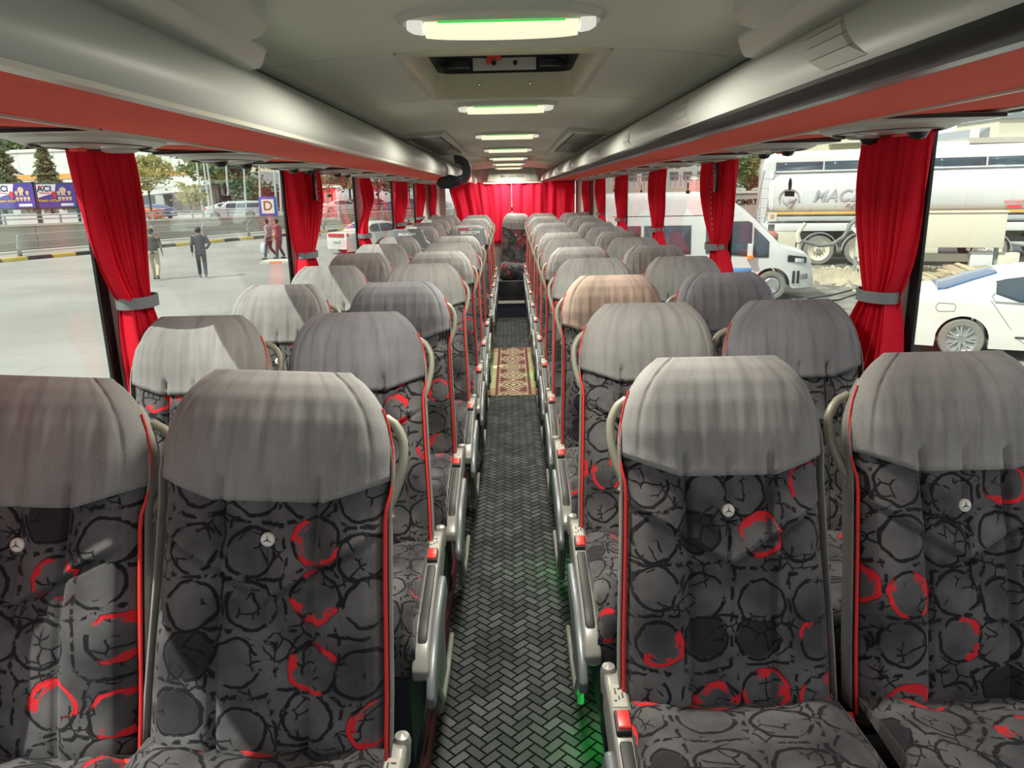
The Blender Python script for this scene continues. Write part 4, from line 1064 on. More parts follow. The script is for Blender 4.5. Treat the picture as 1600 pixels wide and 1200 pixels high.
# billboards
def billboard(px0, px1, y0, y1, Y, label, k):
    a, b = P(px0, y1, Y), P(px1, y1, Y+ (1.2 if k else 0)); top = P(px0, y0, Y).z
    t = thing('billboard', label, 'billboard', (a.x, a.y, a.z)); t.rotation_euler = (0, 0, math.atan2(b.y-a.y, b.x-a.x)); w = (b-a).length; h = top-a.z
    MB().box(-.12, w+.12, 0, .18, -.12, h+.12).build('frame', DGREY, t, bevel=.02)
    MB().box(0, w, -.02, .0, 0, h).build('poster', mat('poster_violet', (.07, .055, .32), .4, var=.25, nscale=.6), t)
    m = MB(); m.prism([(.0, h), (w*.52, h), (w*.46, h*.62), (.28*w, h*.55), (0, h*.42)], 'y', -.035, -.022); m.build('white_field', mat('poster_white', (.75, .75, .78), .4), t)
    text_on('ACI', h*.34, mat('poster_navy', (.02, .02, .12), .4), t, (w*.20, -.04, h*.80), (1, 0, 0), (0, 0, 1), bold=.02)
    MB().prism([(w*.06, h*.62), (w*.34, h*.60), (w*.34, h*.635), (w*.06, h*.655)], 'y', -.042, -.036).build('red_underline', mat('poster_red', (.6, .03, .04), .4), t)
    MB().prism([(w*.04, h*.96), (w*.10, h*.90), (w*.20, h*.97), (w*.14, h*.86), (w*.06, h*.86)], 'y', -.044, -.036).build('red_splash', MATS['poster_red'], t)
    m = MB().prism([(w*.36, h*.60), (w*.42, h*.72), (w*.46, h*.66), (w*.50, h*.48), (w*.44, h*.38)], 'y', -.05, -.036); m.build('red_figure', MATS['poster_red'], t)
    text_on('"Bizimle ACI\'ya"', h*.13, mat('poster_gold', (.65, .42, .06), .4), t, (w*.28, -.04, h*.30), (1, 0, 0), (0, 0, 1), bold=.01)
    MB().box(w*.58, w*.92, -.04, -.03, h*.06, h*.17).build('white_pill', MATS['poster_white'], t, bevel=.02)
    pos = [(.68, .74, .13)]+[(.56, .64, .07), (.84, .64, .07)]+[(.57+.095*i, .40, .065) for i in range(4)]
    for (u, v, r_) in pos:
        q = [(w*u+h*r_*math.cos(i*pi/8), h*v+h*r_*math.sin(i*pi/8)) for i in range(16)]
        f = MB().prism(q, 'y', -.045, -.03); f.prism([(w*u-h*r_*.7, h*(v-r_*2)), (w*u, h*(v-r_*1.5)), (w*u+h*r_*.7, h*(v-r_*2)), (w*u+h*r_*.4, h*v), (w*u-h*r_*.4, h*v)], 'y', -.04, -.03)
        f.build('medal', mat('poster_medal', (.66, .48, .30), .4), t)
    for x in (-.05, w+.05): MB().box(x-.12, x+.12, .0, .2, GZ-a.z, h+.1).build('post', DGREY, t)
billboard(-4, 57, 288, 326, 62, 'violet billboard with white corner and gold medals, leftmost at the frame edge', 0)
billboard(62, 121, 288, 325, 62, 'violet billboard with white corner and gold medals, right one beside the curtain', 1)
# signs, poles
t = thing('stop_sign', 'square blue edged sign with a black letter D on a thin pole', 'sign', P(427, 405, 44))
c = t.location
d0 = P(427, 322, 44)-c; w = .50
MB().box(-w, w, -.03, .03, d0.z-.56, d0.z+.52).build('blue_frame', mat('sign_blue', (.03, .10, .42), .4), t, bevel=.01)
MB().box(-w*.72, w*.72, -.045, -.03, d0.z-.40, d0.z+.38).build('white_face', WHITEP, t)
text_on('D', .72, mat('sign_letter', (.14, .12, .02), .5), t, (0, -.05, d0.z-.0), (1, 0, 0), (0, 0, 1), bold=.012)
MB().tube([(0, .02, GZ-c.z), (0, .02, d0.z-.5)], .04, 8).build('pole', STEEL, t)
polelab = ['leaning', 'second']
for i, (px, y0, y1, lean) in enumerate(((305, 236, 330, 12), (316, 240, 330, 12), (352, 240, 300, 2), (380, 244, 320, 3), (405, 248, 330, 1), (428, 252, 292, 0), (436, 254, 300, 0), (322, 245, 330, 12))):
    Y = 78; a, b = P(px, y0, Y), P(px+lean, y1, Y)
    t = thing('flag_pole', 'slender grey pole standing before the white hall, %s from the left' % ORD[i], 'pole', (b.x, b.y, GZ+.5), group='slender poles before the hall')
    MB().tube([(0, 0, 0), (a.x-b.x, 0, a.z-GZ-.5)], [.13, .08], 8).build('shaft', mat('pole_paint', (.55, .58, .56), .5), t)
    MB().lathe([(.0001, .12), (.12, .0), (.0001, -.1)], (a.x-b.x, 0, a.z-GZ-.5), 'z', 8).build('finial', STEEL, t)

# buildings on the left
def block(name, label, pts, Y, m, depth=14):
    """pts: left px, right px, top y at left, top y at right; stands at distance Y"""
    pass
HB = mat('hall_cladding', (.60, .62, .60), .6, var=.06, nscale=.3)
a, b = P(-30, 236, 118), P(330, 250, 108)
t = thing('exhibition_hall', 'long pale grey hall with an orange stripe behind the fir trees', 'building', (a.x, a.y, GZ)); t.rotation_euler = (0, 0, math.atan2(b.y-a.y, b.x-a.x))
L = math.hypot(b.x-a.x, b.y-a.y); H = a.z-GZ
for k in range(12):
    MB().box(L*k/12+.03, L*(k+1)/12-.03, 0, .3, H*.42, H-.02*k).build('wall_panel', HB, t)
MB().box(0, L, .3, 8, 0, H-.5).build('hall_body', HB, t)
MB().box(-.2, L+.2, -.15, 8, H-.5, H-.25).build('roof_edge', CONCL, t)
MB().box(0, L*.92, -.08, .0, H*.56, H*.635).build('orange_stripe', mat('orange_stripe', (.60, .33, .10), .6), t)
MB().box(0, L, .0, .25, 0, H*.42).build('lower_wall', mat('hall_lower', (.42, .45, .42), .6, var=.1), t)
for k in range(9): MB().box(L*(.03+.108*k), L*(.03+.108*k)+L*.07, -.04, .01, H*.08, H*.30).build('shop_window', mat('far_glass', (.10, .14, .15), .2), t)
MB().prism([(L*.78, H*.30), (L*1.05, H*.36), (L*1.05, H*.42), (L*.78, H*.36)], 'y', -4, 0).build('entrance_canopy', HB, t)
a, b = P(326, 262, 125), P(396, 268, 123)
t = thing('glass_wing', 'pale green glazed wing at the right end of the hall', 'building', (a.x, a.y, GZ)); L = b.x-a.x; H = P(360, 268, 124).z-GZ
GG = mat('green_glazing', (.34, .42, .36), .25, var=.12, nscale=.4)
for i in range(5):
    for j in range(3): MB().box(L*i/5+.06, L*(i+1)/5-.06, 0, .1, H*j/3+.06, H*(j+1)/3-.06).build('glass_panel', GG, t)
MB().box(0, L, .1, 12, 0, H).build('body', HB, t)
a, b = P(392, 248, 150), P(446, 254, 150); 
t = thing('cream_tower_block', 'cream apartment block with small windows beyond the red shop', 'building', (a.x, a.y, GZ)); L = b.x-a.x+6; H = a.z-GZ+1
MB().box(0, L, 0, 14, 0, H).build('wall', mat('cream_wall', (.66, .62, .44), .8, var=.05), t)
for i in range(3):
    for j in range(5): MB().box(.9+i*2.9, 1.9+i*2.9, -.1, .05, H-2.6-j*2.9, H-1.9-j*2.9).build('window', DGREY, t)
a, b = P(365, 296, 104), P(446, 292, 100)
t = thing('red_shop_front', 'dark red shop front with white lettering behind the parked cars', 'shop', (a.x, a.y, GZ)); L = b.x-a.x; H = P(440, 291, 102).z-GZ
MB().box(0, L+2, 0, 8, 0, H).build('wall', mat('shop_red', (.16, .035, .04), .7, var=.15), t)
MB().box(0, L+2, -.15, 0, H*.80, H).build('sign_band', mat('shop_band', (.20, .05, .06), .6), t)
text_on('BOYA KE', .95, WHITEP, t, (L*.86, -.2, H*.90), (1, 0, 0), (0, 0, 1), bold=.03)
text_on('UYT', .95, WHITEP, t, (L*.13, -.2, H*.90), (1, 0, 0), (0, 0, 1), bold=.03)
for k in range(12): MB().box(L*.45+k*.42, L*.45+k*.42+.10, -.4, -.3, 0, 1.7).build('fence_bar', mat('fence_rose', (.45, .12, .14), .6), t)

# trees on the left
tree(P(8, 330, 66)+Vector((0, 0, 0)), 9.0, 2.7, LEAF[4], 'tall fir tree above the leftmost billboard', 1, 5200, shape='fir', ls=.32)
tree(P(82, 330, 70), 6.9, 2.3, LEAF[4], 'brownish fir tree above the right billboard', 2, 4200, shape='fir', ls=.30)
tree(P(20, 300, 128), 11.5, 6, LEAF[0], 'broad green tree rising over the hall roof, far left', 3, 1800, ls=.6)
tree(P(42, 300, 126), 8.8, 5.5, LEAF[1], 'dark rounded tree over the hall roof between the two firs', 4, 1600, ls=.6)
tree(P(236, 328, 66), 4.6, 2.2, LEAF[2], 'loose yellow green tree right of the wide left curtain', 5, 2600, ls=.17, shape='cone')
tree(P(300, 330, 76), 2.6, 1.5, LEAF[2], 'low yellow green bush at the foot of the poles', 6, 1100, trunk=.1, ls=.16)
tree(P(238, 300, 130), 8.0, 1.7, LEAF[1], 'narrow dark cypress over the hall roof', 7, 900, ls=.5)
tree(P(285, 300, 128), 7.9, 5.5, LEAF[0], 'green treetop over the hall roof beside the cypress', 8, 1500, ls=.6)
tree(P(345, 318, 104), 8.2, 4.8, LEAF[0], 'large green tree behind the slender poles', 9, 2600, ls=.45)
tree(P(374, 318, 104), 8.6, 3.6, LEAF[1], 'dark green tree behind the poles, nearest the cream block', 10, 2200, ls=.45)
tree(P(392, 326, 90), 3.6, 3.0, LEAF[1], 'dark bush behind the silver pickup', 11, 1300, trunk=.1, ls=.25)
tree(P(520, 326, 88), 5.6, 3.4, LEAF[3], 'rust coloured tree seen between the second and third left curtains', 12, 2600, ls=.26)
tree(P(548, 322, 96), 6.6, 3.4, LEAF[0], 'green tree standing behind the rust coloured one', 13, 1800, ls=.3)
tree(P(592, 325, 84), 4.9, 3.2, LEAF[3], 'rust coloured tree right of the twisted curtain', 14, 2400, ls=.24)
tree(P(640, 320, 90), 4.6, 3.8, LEAF[0], 'low green tree seen through the rear left windows', 15, 1500, ls=.28)

# ------------------------------------------------------------------ vehicles
def wheel(parent, c, r, w, side, spokes=5, steel=False, detail=True):
    """side: -1 faces local -y"""
    T = MB().lathe([(r*.70, -w/2), (r*.94, -w/2), (r, -w*.36), (r, w*.36), (r*.94, w/2), (r*.70, w/2)], (0, 0, 0), 'y', 36)
    t = T.build('tyre', TYRE, parent, smooth=True); t.location = c
    R = MB(); y = side*w*.40
    R.lathe([(r*.72, side*w*.5), (r*.68, side*w*.48), (r*.58, side*w*.3), (r*.30, side*w*.26 if not steel else side*w*.1), (r*.26, side*w*.3), (r*.22, side*w*.38), (.0001, side*w*.38)], (0, 0, 0), 'y', 32)
    o = R.build('rim', mat('rim_dull', (.30, .31, .30), .4, .5) if not steel else CREAMP, t, smooth=True)
    if spokes:
        s_ = MB()
        for k in range(spokes):
            for dd in (-.16, .16):
                an = 2*pi*k/spokes+dd; an2 = 2*pi*k/spokes+dd*.35
                u = Vector((math.cos(an), 0, math.sin(an))); u2 = Vector((math.cos(an2), 0, math.sin(an2))); n_ = Vector((-u.z, 0, u.x))*r*.045
                A, B = u2*r*.16, u*r*.68
                s_.add([A-n_+Vector((0, y*1.05, 0)), A+n_+Vector((0, y*1.05, 0)), B+n_+Vector((0, y*1.1, 0)), B-n_+Vector((0, y*1.1, 0)), A-n_+Vector((0, y*.6, 0)), A+n_+Vector((0, y*.6, 0)), B+n_+Vector((0, y*.6, 0)), B-n_+Vector((0, y*.6, 0))], [(0, 1, 2, 3), (4, 7, 6, 5), (0, 3, 7, 4), (1, 5, 6, 2), (0, 4, 5, 1), (3, 2, 6, 7)])
        s_.build('spokes', CHROME, t)
    elif steel:
        s_ = MB()
        for k in range(10):
            an = 2*pi*k/10; s_.lathe([(.0001, side*w*.46), (r*.035, side*w*.44), (r*.035, side*w*.2)], (r*.36*math.cos(an), 0, r*.36*math.sin(an)), 'y', 8)
        s_.lathe([(.0001, side*w*.5), (r*.16, side*w*.46), (r*.17, side*w*.2)], (0, 0, 0), 'y', 16); s_.build('hub', CHROME, t, smooth=True)
    return t
class Veh:
    def __init__(s, top, W, zb, arches, belt, tumble, ends=(.18, .25), Lx=None):
        s.top = top; s.W = W; s.zb = zb; s.ar = arches; s.belt = belt; s.tum = tumble; s.x0, s.x1 = top[0][0], top[-1][0]; s.ends = ends
    def zt(s, x): return interp(x, s.top)
    def bot(s, x):
        z = s.zb
        for xc, zc, R in s.ar:
            if abs(x-xc) < R: z = max(z, zc+math.sqrt(R*R-(x-xc)**2))
        return z
    def hw(s, x, z):
        e = min(1, (x-s.x0)/.7); f = min(1, (s.x1-x)/.9)
        k = 1-s.ends[0]*(1-max(0, e))**2.2-s.ends[1]*(1-max(0, f))**2.2
        h = s.W/2*k
        if z > s.belt: h -= (z-s.belt)*s.tum
        if z < .45: h -= (.45-z)*.12
        h -= .02*math.exp(-((z-.62*s.belt)/.06)**2)*.4
        return h
    def body(s, m, t, name='body', nx=90):
        xs = sorted(set([s.x0+(s.x1-s.x0)*k/nx for k in range(nx+1)]+[xc+R*math.cos(a*pi/14) for xc, zc, R in s.ar for a in range(15)]+[p[0] for p in s.top]))
        SS = [0, .08, .2, .35, .5, .62, .74, .84, .91, .96]
        vs = []; n = None
        for x in xs:
            b, zt = s.bot(x), s.zt(x); b = min(b, zt-.05); L_ = []
            for q in SS: z = b+(zt-b)*q; L_.append((x, -s.hw(x, z), z))
            y = s.hw(x, zt); L_ += [(x, -y*.965, b+(zt-b)*.985), (x, -y*.90, zt), (x, -y*.5, zt+.018), (x, 0, zt+.025)]
            ring = L_+[(x, -p[1], p[2]) for p in reversed(L_[:-1])]; n = len(ring); vs += ring
        fs = [(j*n+i, j*n+i+1, (j+1)*n+i+1, (j+1)*n+i) for j in range(len(xs)-1) for i in range(n-1)]
        fs += [((j+1)*n, (j+1)*n+n-1, j*n+n-1, j*n) for j in range(len(xs)-1)]
        fs += [tuple(range(n)), tuple((len(xs)-1)*n+i for i in reversed(range(n)))]
        return MB().add(vs, fs).build(name, m, t, smooth=True)
    def sidepatch(s, name, m, t, xs, lo, hi, side=-1, off=.012, nz=8, th=.006):
        f = lambda v, x: v(x) if callable(v) else v
        def pt(i, j): x = xs[i]; z = f(lo, x)+(f(hi, x)-f(lo, x))*j/(nz-1); return (x, side*(s.hw(x, z)+off), z)
        o = link(name, grid_mesh(name, pt, len(xs), nz), m, t); md = o.modifiers.new('thickness', 'SOLIDIFY'); md.thickness = th; md.offset = 0
        return o
    def toppatch(s, name, m, t, xa, xb, ka, kb, off=.018, n=10):
        def pt(i, j):
            u = -1+2*i/11; x = xa+(xb-xa)*j/(n-1); k = ka+(kb-ka)*j/(n-1); h = s.hw(x, s.zt(x))*k; z = s.zt(x)+.025*(1-abs(u*k))**.5*1+off-.02*abs(u)**4
            return (x, u*h, z)
        o = link(name, grid_mesh(name, pt, 12, n), m, t); md = o.modifiers.new('thickness', 'SOLIDIFY'); md.thickness = .008; md.offset = 0
        return o
def rng(a, b, n): return [a+(b-a)*k/(n-1) for k in range(n)]
CARW = mat('car_white', (.66, .66, .61), .22, 0, .6, .02, coat=.5)
CARS = mat('car_silver', (.50, .54, .54), .25, .3, .6, .03, coat=.5)
REDL = mat('tail_light_red', (.60, .02, .03), .2, 0, .6, .05)
SEAM = mat('panel_gap', (.10, .10, .10), .6)
def sedan(paint, full=True, old=False):
    if not old: V = Veh([(0, .62), (.03, .90), (.10, 1.02), (.5, 1.08), (.75, 1.12), (1.1, 1.25), (1.5, 1.385), (1.95, 1.455), (2.4, 1.47), (2.9, 1.42), (3.3, 1.28), (3.75, 1.05), (4.3, .96), (4.65, .84), (4.80, .66), (4.84, .5)], 1.82, .20, [(1.02, .33, .385), (3.85, .33, .385)], .95, .38)
    else: V = Veh([(0, .60), (.02, .93), (.08, .98), (1.0, 1.02), (1.15, 1.10), (1.55, 1.37), (1.8, 1.40), (2.6, 1.40), (2.85, 1.34), (3.35, 1.0), (4.3, .90), (4.42, .6)], 1.68, .24, [(.95, .30, .35), (3.5, .30, .35)], .92, .38)
    t = bpy.data.objects.new('car', None); COL.objects.link(t)
    V.body(paint, t, nx=90 if full else 40)
    s0 = -1 if full else None
    for sd in (-1, 1):
        if old: groups = ((1.35, 1.95), (2.02, 3.1))
        else: groups = ((1.42, 1.92), (1.97, 2.62), (2.68, 3.42))
        for (a, b) in groups:
            V.sidepatch('side_window', CARGLASS, t, rng(a, b, 14), lambda x: .97+(.12*max(0, (1.75-x))/.33 if not old else 0)+.0*(x), lambda x: max(.985, min(V.zt(x)-.085, V.zt(x)-.085)) if not old else V.zt(x)-.08, sd)
    V.toppatch('rear_window', mat('blue_tint_glass', (.04, .10, .20), .06, 0, .9), t, .62 if not old else 1.14, 1.45, .86, .74)
    V.toppatch('windscreen', CARGLASS, t, 3.05, 3.68, .80, .90)
    for sd in (-1, 1):
        V.sidepatch('tail_light', REDL, t, rng(.01, .34 if not old else .12, 6), lambda x: .80, lambda x: .98-.30*x, sd, off=.01)
        V.sidepatch('headlight', mat('headlight_glass', (.62, .66, .68), .1), t, rng(4.35 if not old else 4.1, 4.72 if not old else 4.36, 5), .66, lambda x: .80, sd)
        V.sidepatch('sill_strip', DGREY, t, rng(1.75, 3.35, 6), .395, .425, sd, off=.008, nz=3)
    MB().box(-.03, .0, -.55, .55, .80 if old else .86, .95 if old else .9).build('tail_band', REDL if old else CHROME, t, bevel=.005)
    MB().box(-.045, -.01, -.26, .26, .56, .68).build('number_plate', WHITEP, t, bevel=.004)
    if full:
        for sd in (-1, 1):
            for x in (2.03, 2.95):
                MB().box(x-.11, x+.11, sd*(V.hw(x, .87)+.0)-.015, sd*(V.hw(x, .87))+.015, .862, .885).build('door_handle', CHROME, t, bevel=.006)
            # door outlines
            g_ = MB()
            def ln(pts): g_.tube([(x, sd*(V.hw(x, z)+.001), z) for x, z in pts], .0045, 5)
            ln([(1.36, .98), (1.42, .90), (1.62, .62), (1.80, .38), (1.95, .27), (3.3, .25), (3.42, .34), (3.48, .95)]); ln([(2.64, .96), (2.60, .6), (2.60, .26)])
            ln([(.62, .80), (.60, .86), (.64, .92), (.86, .91), (.89, .86), (.87, .79), (.66, .78), (.62, .80)])
            g_.build('panel_gap', SEAM, t)
            # chrome window surround
            g_ = MB(); g_.tube([(x, sd*(V.hw(x, z)+.014), z) for x, z in [(1.40, 1.10), (1.37, 1.05), (1.42, .965), (1.8, .955), (2.6, .955), (3.45, .955)]], .009, 6)
            g_.tube([(x, sd*(V.hw(x, V.zt(x)-.075)+.014), V.zt(x)-.075) for x in rng(1.40, 3.42, 16)], .009, 6); g_.build('window_trim', CHROME, t)
            V.sidepatch('mudflap', DGREY, t, rng(.56, .64, 3), .22, .32, sd, off=-.01)
        MB().box(1.72, 1.86, -.02, .02, 1.44, 1.50).build('antenna_fin', paint, t, bevel=.01)
    for xc, zc, R in V.ar:
        for sd in (-1, 1):
            wheel(t, (xc, sd*(V.W/2-.11), zc if old else .33), .30 if old else .335, .205, sd, spokes=7 if full else 5)
            MB().lathe([(R-.005, -.30), (R-.01, .0)], (xc, sd*(V.W/2-.05) if sd > 0 else sd*(V.W/2-.05)+.3, zc), 'y', 20, a0=0, a1=pi, closed=False).build('wheel_well', BLACK, t)
    return t
def setv(t, loc, rz, name, label, cat, ref):
    """put local point ref (x, y) of the vehicle on world loc"""
    R = Matrix.Rotation(rz, 3, 'Z'); d = R @ Vector((ref[0], ref[1], 0)); t.location = (loc[0]-d.x, loc[1]-d.y, loc[2]); t.rotation_euler = (0, 0, rz)
    t.name = name; tag(t, label, cat)
t = sedan(CARW); t.scale = (.96, .96, .96); setv(t, G(1503, 563), math.radians(-24), 'car', 'white saloon car with tinted windows parked close by on the right', 'car', (1.02, -.91))
t = sedan(CARW, False, True); setv(t, G(532, 398), math.radians(52), 'car', 'older white saloon car with red tail lights beyond the left seats', 'car', (0, -.2)); TAXI = t
# white minibus
def minibus():
    V = Veh([(0, 2.3), (.05, 2.48), (.3, 2.56), (3.7, 2.56), (4.2, 2.50), (4.55, 2.36), (4.85, 2.14), (5.2, 1.82), (5.70, 1.32), (5.9, 1.24), (6.25, 1.14), (6.44, .98), (6.52, .6)], 2.06, .28, [(1.3, .35, .42), (5.52, .35, .43)], 1.15, .13, ends=(.06, .34))
    t = bpy.data.objects.new('minibus', None); COL.objects.link(t); V.body(WHITEP, t)
    for sd in (-1, 1):
        for (a, b) in ((.25, 1.3), (1.38, 2.4), (2.48, 3.6)): V.sidepatch('side_window', CARGLASS, t, rng(a, b, 6), 1.12, 1.80, sd)
        V.sidepatch('door_window', CARGLASS, t, rng(3.95, 5.02, 14), lambda x: 1.14-.08*(x-3.95), lambda x: min(1.88, V.zt(x)-.16), sd)
        V.sidepatch('quarter_window', CARGLASS, t, rng(5.06, 5.42, 5), lambda x: 1.03, lambda x: max(1.05, V.zt(x)-.20), sd)
        V.sidepatch('blue_stripe', mat('police_blue', (.05, .32, .62), .35), t, [.2, 1.8, 3.4, 4.6, 5.05], .60, lambda x: .78, sd, off=.006, nz=3)
        V.sidepatch('headlight', BLACKP, t, rng(5.86, 6.32, 6), lambda x: .92-.12*(x-5.9), lambda x: 1.08-.15*(x-5.9), sd)
        V.sidepatch('headlight_lens', mat('headlight_glass', (.6, .6, .6)), t, rng(6.04, 6.26, 4), lambda x: .92-.1*(x-5.9), lambda x: 1.02-.12*(x-5.9), sd, off=.02)
        V.sidepatch('fog_light', mat('rim_dull', (.3, .3, .3)), t, rng(6.2, 6.38, 4), .50, .62, sd)
        V.sidepatch('roof_rail_crease', SEAM, t, [.1, 2, 4.6], 2.02, 2.035, sd, off=.004, nz=3)
        V.sidepatch('side_moulding', DGREY, t, [1.8, 3.4, 5.1], .50, .53, sd, off=.01, nz=3)
        V.sidepatch('bumper_mark', BLACK, t, [6.0, 6.03, 6.06], .40, .70, sd, off=.014, nz=6); V.sidepatch('bumper_mark', BLACK, t, [6.11, 6.14, 6.17], .40, .70, sd, off=.014, nz=6)
        a = MB().box(4.92, 5.04, sd*1.10-.10, sd*1.10+.10, .98, 1.36).build('mirror', WHITEP, t, bevel=.03, seg=3)
        MB().box(4.91, 5.05, sd*1.18-.03, sd*1.18+.03, 1.0, 1.09).build('indicator', mat('amber_lens', (.75, .28, .05), .3), a, bevel=.01)
        for x in (3.9, 4.2): MB().box(x-.08, x+.08, sd*1.035-.015, sd*1.035+.015, 1.0, 1.03).build('door_handle', DGREY, t, bevel=.006)
    V.toppatch('windscreen', CARGLASS, t, 4.95, 5.66, .86, .90)
    MB().box(6.49, 6.56, -.55, .55, .30, .48).build('lower_grille', DGREY, t, bevel=.01)
    MB().box(4.2, 4.6, -.85, .85, 2.36, 2.46).build('roof_visor', WHITEP, t, bevel=.03)
    for x in (1.3, 5.52):
        for sd in (-1, 1):
            wheel(t, (x, sd*.92, .35), .35, .22, sd, spokes=0, steel=False)
            MB().lathe([(.20, sd*.05), (.17, sd*.08), (.06, sd*.05), (.0001, sd*.06)], (x, sd*.98, .35), 'y', 20).build('hub_cap', CHROME, t, smooth=True)
            MB().lathe([(.415, -.30), (.41, .0)], (x, sd*.98 if sd > 0 else sd*.98+.3, .36), 'y', 20, a0=0, a1=pi, closed=False).build('wheel_well', BLACK, t)
    return t
t = minibus(); setv(t, G(1203, 469), math.radians(-10), 'minibus', 'white minibus with a blue stripe seen through the right windows', 'minibus', (5.52, -1.0))
# tanker truck
def tanker():
    t = bpy.data.objects.new('tanker_truck', None); COL.objects.link(t)
    # local x forward, rear axle at 0, near side y = -1.2
    prof = []
    for k in range(28):
        a = 2*pi*k/28; c, s_ = math.cos(a), math.sin(a); prof.append((1.22*math.copysign(abs(c)**.55, c), 2.33+.78*math.copysign(abs(s_)**.55, s_)))
    xs = [-1.75, -1.70, -1.5, 6.1, 6.3, 6.35]; sc = [.9, .97, 1, 1, .97, .9]
    vs = [(x, p[0]*k, 2.33+(p[1]-2.33)*k) for x, k in zip(xs, sc) for p in prof]; n = 28
    MB().add(vs, [(j*n+i, j*n+(i+1) % n, (j+1)*n+(i+1) % n, (j+1)*n+i) for j in range(5) for i in range(n)]+[tuple(range(n)), tuple(5*n+i for i in range(n))]).build('tank', WHITEP, t, smooth=True)
    for x in (-1.55, .4, 2.3, 4.2, 6.1):
        q = [(p[0]*1.006, 2.33+(p[1]-2.33)*1.006) for p in prof]
        MB().prism(q, 'x', x-.015, x+.015).build('tank_band', WHITEP, t, bevel=.004)
    MB().box(-1.75, 6.4, -1.26, -1.21, 1.70, 1.78).build('orange_stripe', mat('tank_orange', (.75, .42, .08), .5), t)
    MB().box(-1.75, 6.4, -1.25, 1.25, 1.48, 1.62).build('skirt', mat('tank_skirt', (.42, .45, .45), .5), t, bevel=.02)
    MB().box(-1.9, 6.4, -1.24, 1.24, 1.14, 1.40).build('side_beam', WHITEP, t, bevel=.02)
    MB().box(-1.75, 6.3, -.45, .45, .75, 1.14).build('chassis', DGREY, t)
    for z in (3.10,): MB().tube([(-1.6, -1.0, z), (6.2, -1.0, z)], .025, 8).build('top_rail', WHITEP, t)
    MB().box(-1.6, 6.2, -.9, -.6, 3.06, 3.09).build('walkway', STEEL, t)
    for x in (-.2, 1.6, 3.4, 5.2): MB().lathe([(.28, 3.05), (.28, 3.12), (.2, 3.15), (.0001, 3.16)], (x, 0, 0), 'z', 18).build('manhole', STEEL, t, smooth=True)
    MB().box(-1.65, -.75, -1.22, -.5, .45, 1.30).build('tool_box', CREAMP, t, bevel=.03)
    MB().box(1.6, 3.6, -1.2, -.6, .40, .62).build('underrun_guard', CREAMP, t, bevel=.02)
    for x in (0, 1.3, 5.05):
        for sd in (-1, 1): wheel(t, (x, sd*1.06, .5), .5, .30, sd, spokes=0, steel=True)
        q = [(x+.60*math.cos(a*pi/12), .5+.60*math.sin(a*pi/12)) for a in range(13)]; q2 = [(x+.57*math.cos(a*pi/12), .5+.57*math.sin(a*pi/12)) for a in range(12, -1, -1)]
        MB().prism(q+q2, 'y', -1.26, -.88).build('mudguard', mat('mudguard', (.34, .36, .33), .6), t)
    lad = MB()
    for dx in (-1.9, -2.25): lad.tube([(dx+.35, -1.1, 3.15), (dx-.05, -1.2, .5)], .025, 6)
    for k in range(8): lad.tube([(-1.6-.045*k, -1.12, 2.9-.32*k), (-1.95-.045*k, -1.12, 2.9-.32*k)], .018, 6)
    lad.build('ladder', STEEL, t)
    # mascot-free round emblem of grey strokes, lettering, hazard plates
    text_on('MACİTO', .52, mat('silver_letters', (.38, .40, .42), .5), t, (.75, -1.235, 2.28), (1, 0, 0), (0, 0, 1), shear=.35, spacing=1.05, bold=.01)
    text_on('PETROL', .22, mat('dark_letters', (.1, .1, .1)), t, (1.25, -1.235, 1.93), (1, 0, 0), (0, 0, 1), shear=.5, spacing=1.6)
    em = MB(); em.lathe([(.30, -.005), (.30, .01), (.34, .01), (.34, -.005)], (-1.05, -1.24, 2.20), 'y', 24, a0=-.3, a1=3.6, closed=False)
    em.prism([(x_-.9, z_) for x_, z_ in [(-.40, 2.25), (-.25, 2.05), (-.12, 2.22), (.02, 2.08), (.10, 2.25), (-.05, 2.0), (-.15, 1.9), (-.22, 2.02), (-.34, 2.10)]], 'y', -1.245, -1.232); em.build('round_emblem', MATS['silver_letters'], t)
    def diamond(x, z, r_, m, nm, txt=None):
        d = MB().prism([(x-r_, z), (x, z-r_), (x+r_, z), (x, z+r_)], 'y', -1.29, -1.262).build(nm, m, t)
        e = r_*.86; 
        if m is WHITEP: MB().prism([(x-r_*1.08, z), (x, z-r_*1.08), (x+r_*1.08, z), (x, z+r_*1.08)], 'y', -1.275, -1.26).build('sign_edge', DGREY, d)
        if txt: text_on(txt, .24, BLACK, d, (x, -1.295, z), (1, 0, 0), (0, 0, 1))
    diamond(1.10, 1.33, .27, WHITEP, 'letter_sign', 'L')
    diamond(2.95, 1.33, .26, mat('hazard_red', (.75, .06, .06), .5), 'flame_sign')
    f = MB().prism([(2.88, 1.35), (2.92, 1.48), (2.95, 1.42), (2.99, 1.52), (3.03, 1.36), (2.95, 1.32)], 'y', -1.30, -1.288).build('flame_mark', BLACK, t)
    MB().box(3.3, 4.1, -1.29, -1.262, 1.18, 1.42).build('red_plate', MATS['hazard_red'], t)
    for x in (-1.55, 3.9): 
        w_ = MB().box(x-.14, x+.14, -1.275, -1.262, 1.48, 1.76).build('hazard_label', WHITEP, t); MB().box(x-.07, x+.07, -1.28, -1.274, 1.55, 1.70).build('hazard_mark', mat('hazard_orange', (.55, .30, .08), .5), w_)
    text_on('MOTORİN', .12, mat('hazard_red', (.7, .1, .1)), t, (5.55, -1.235, 2.02), (1, 0, 0), (0, 0, 1))
    MB().box(5.35, 5.75, -1.24, -1.23, 1.82, 1.92).build('notice_label', MATS['hazard_red'], t)
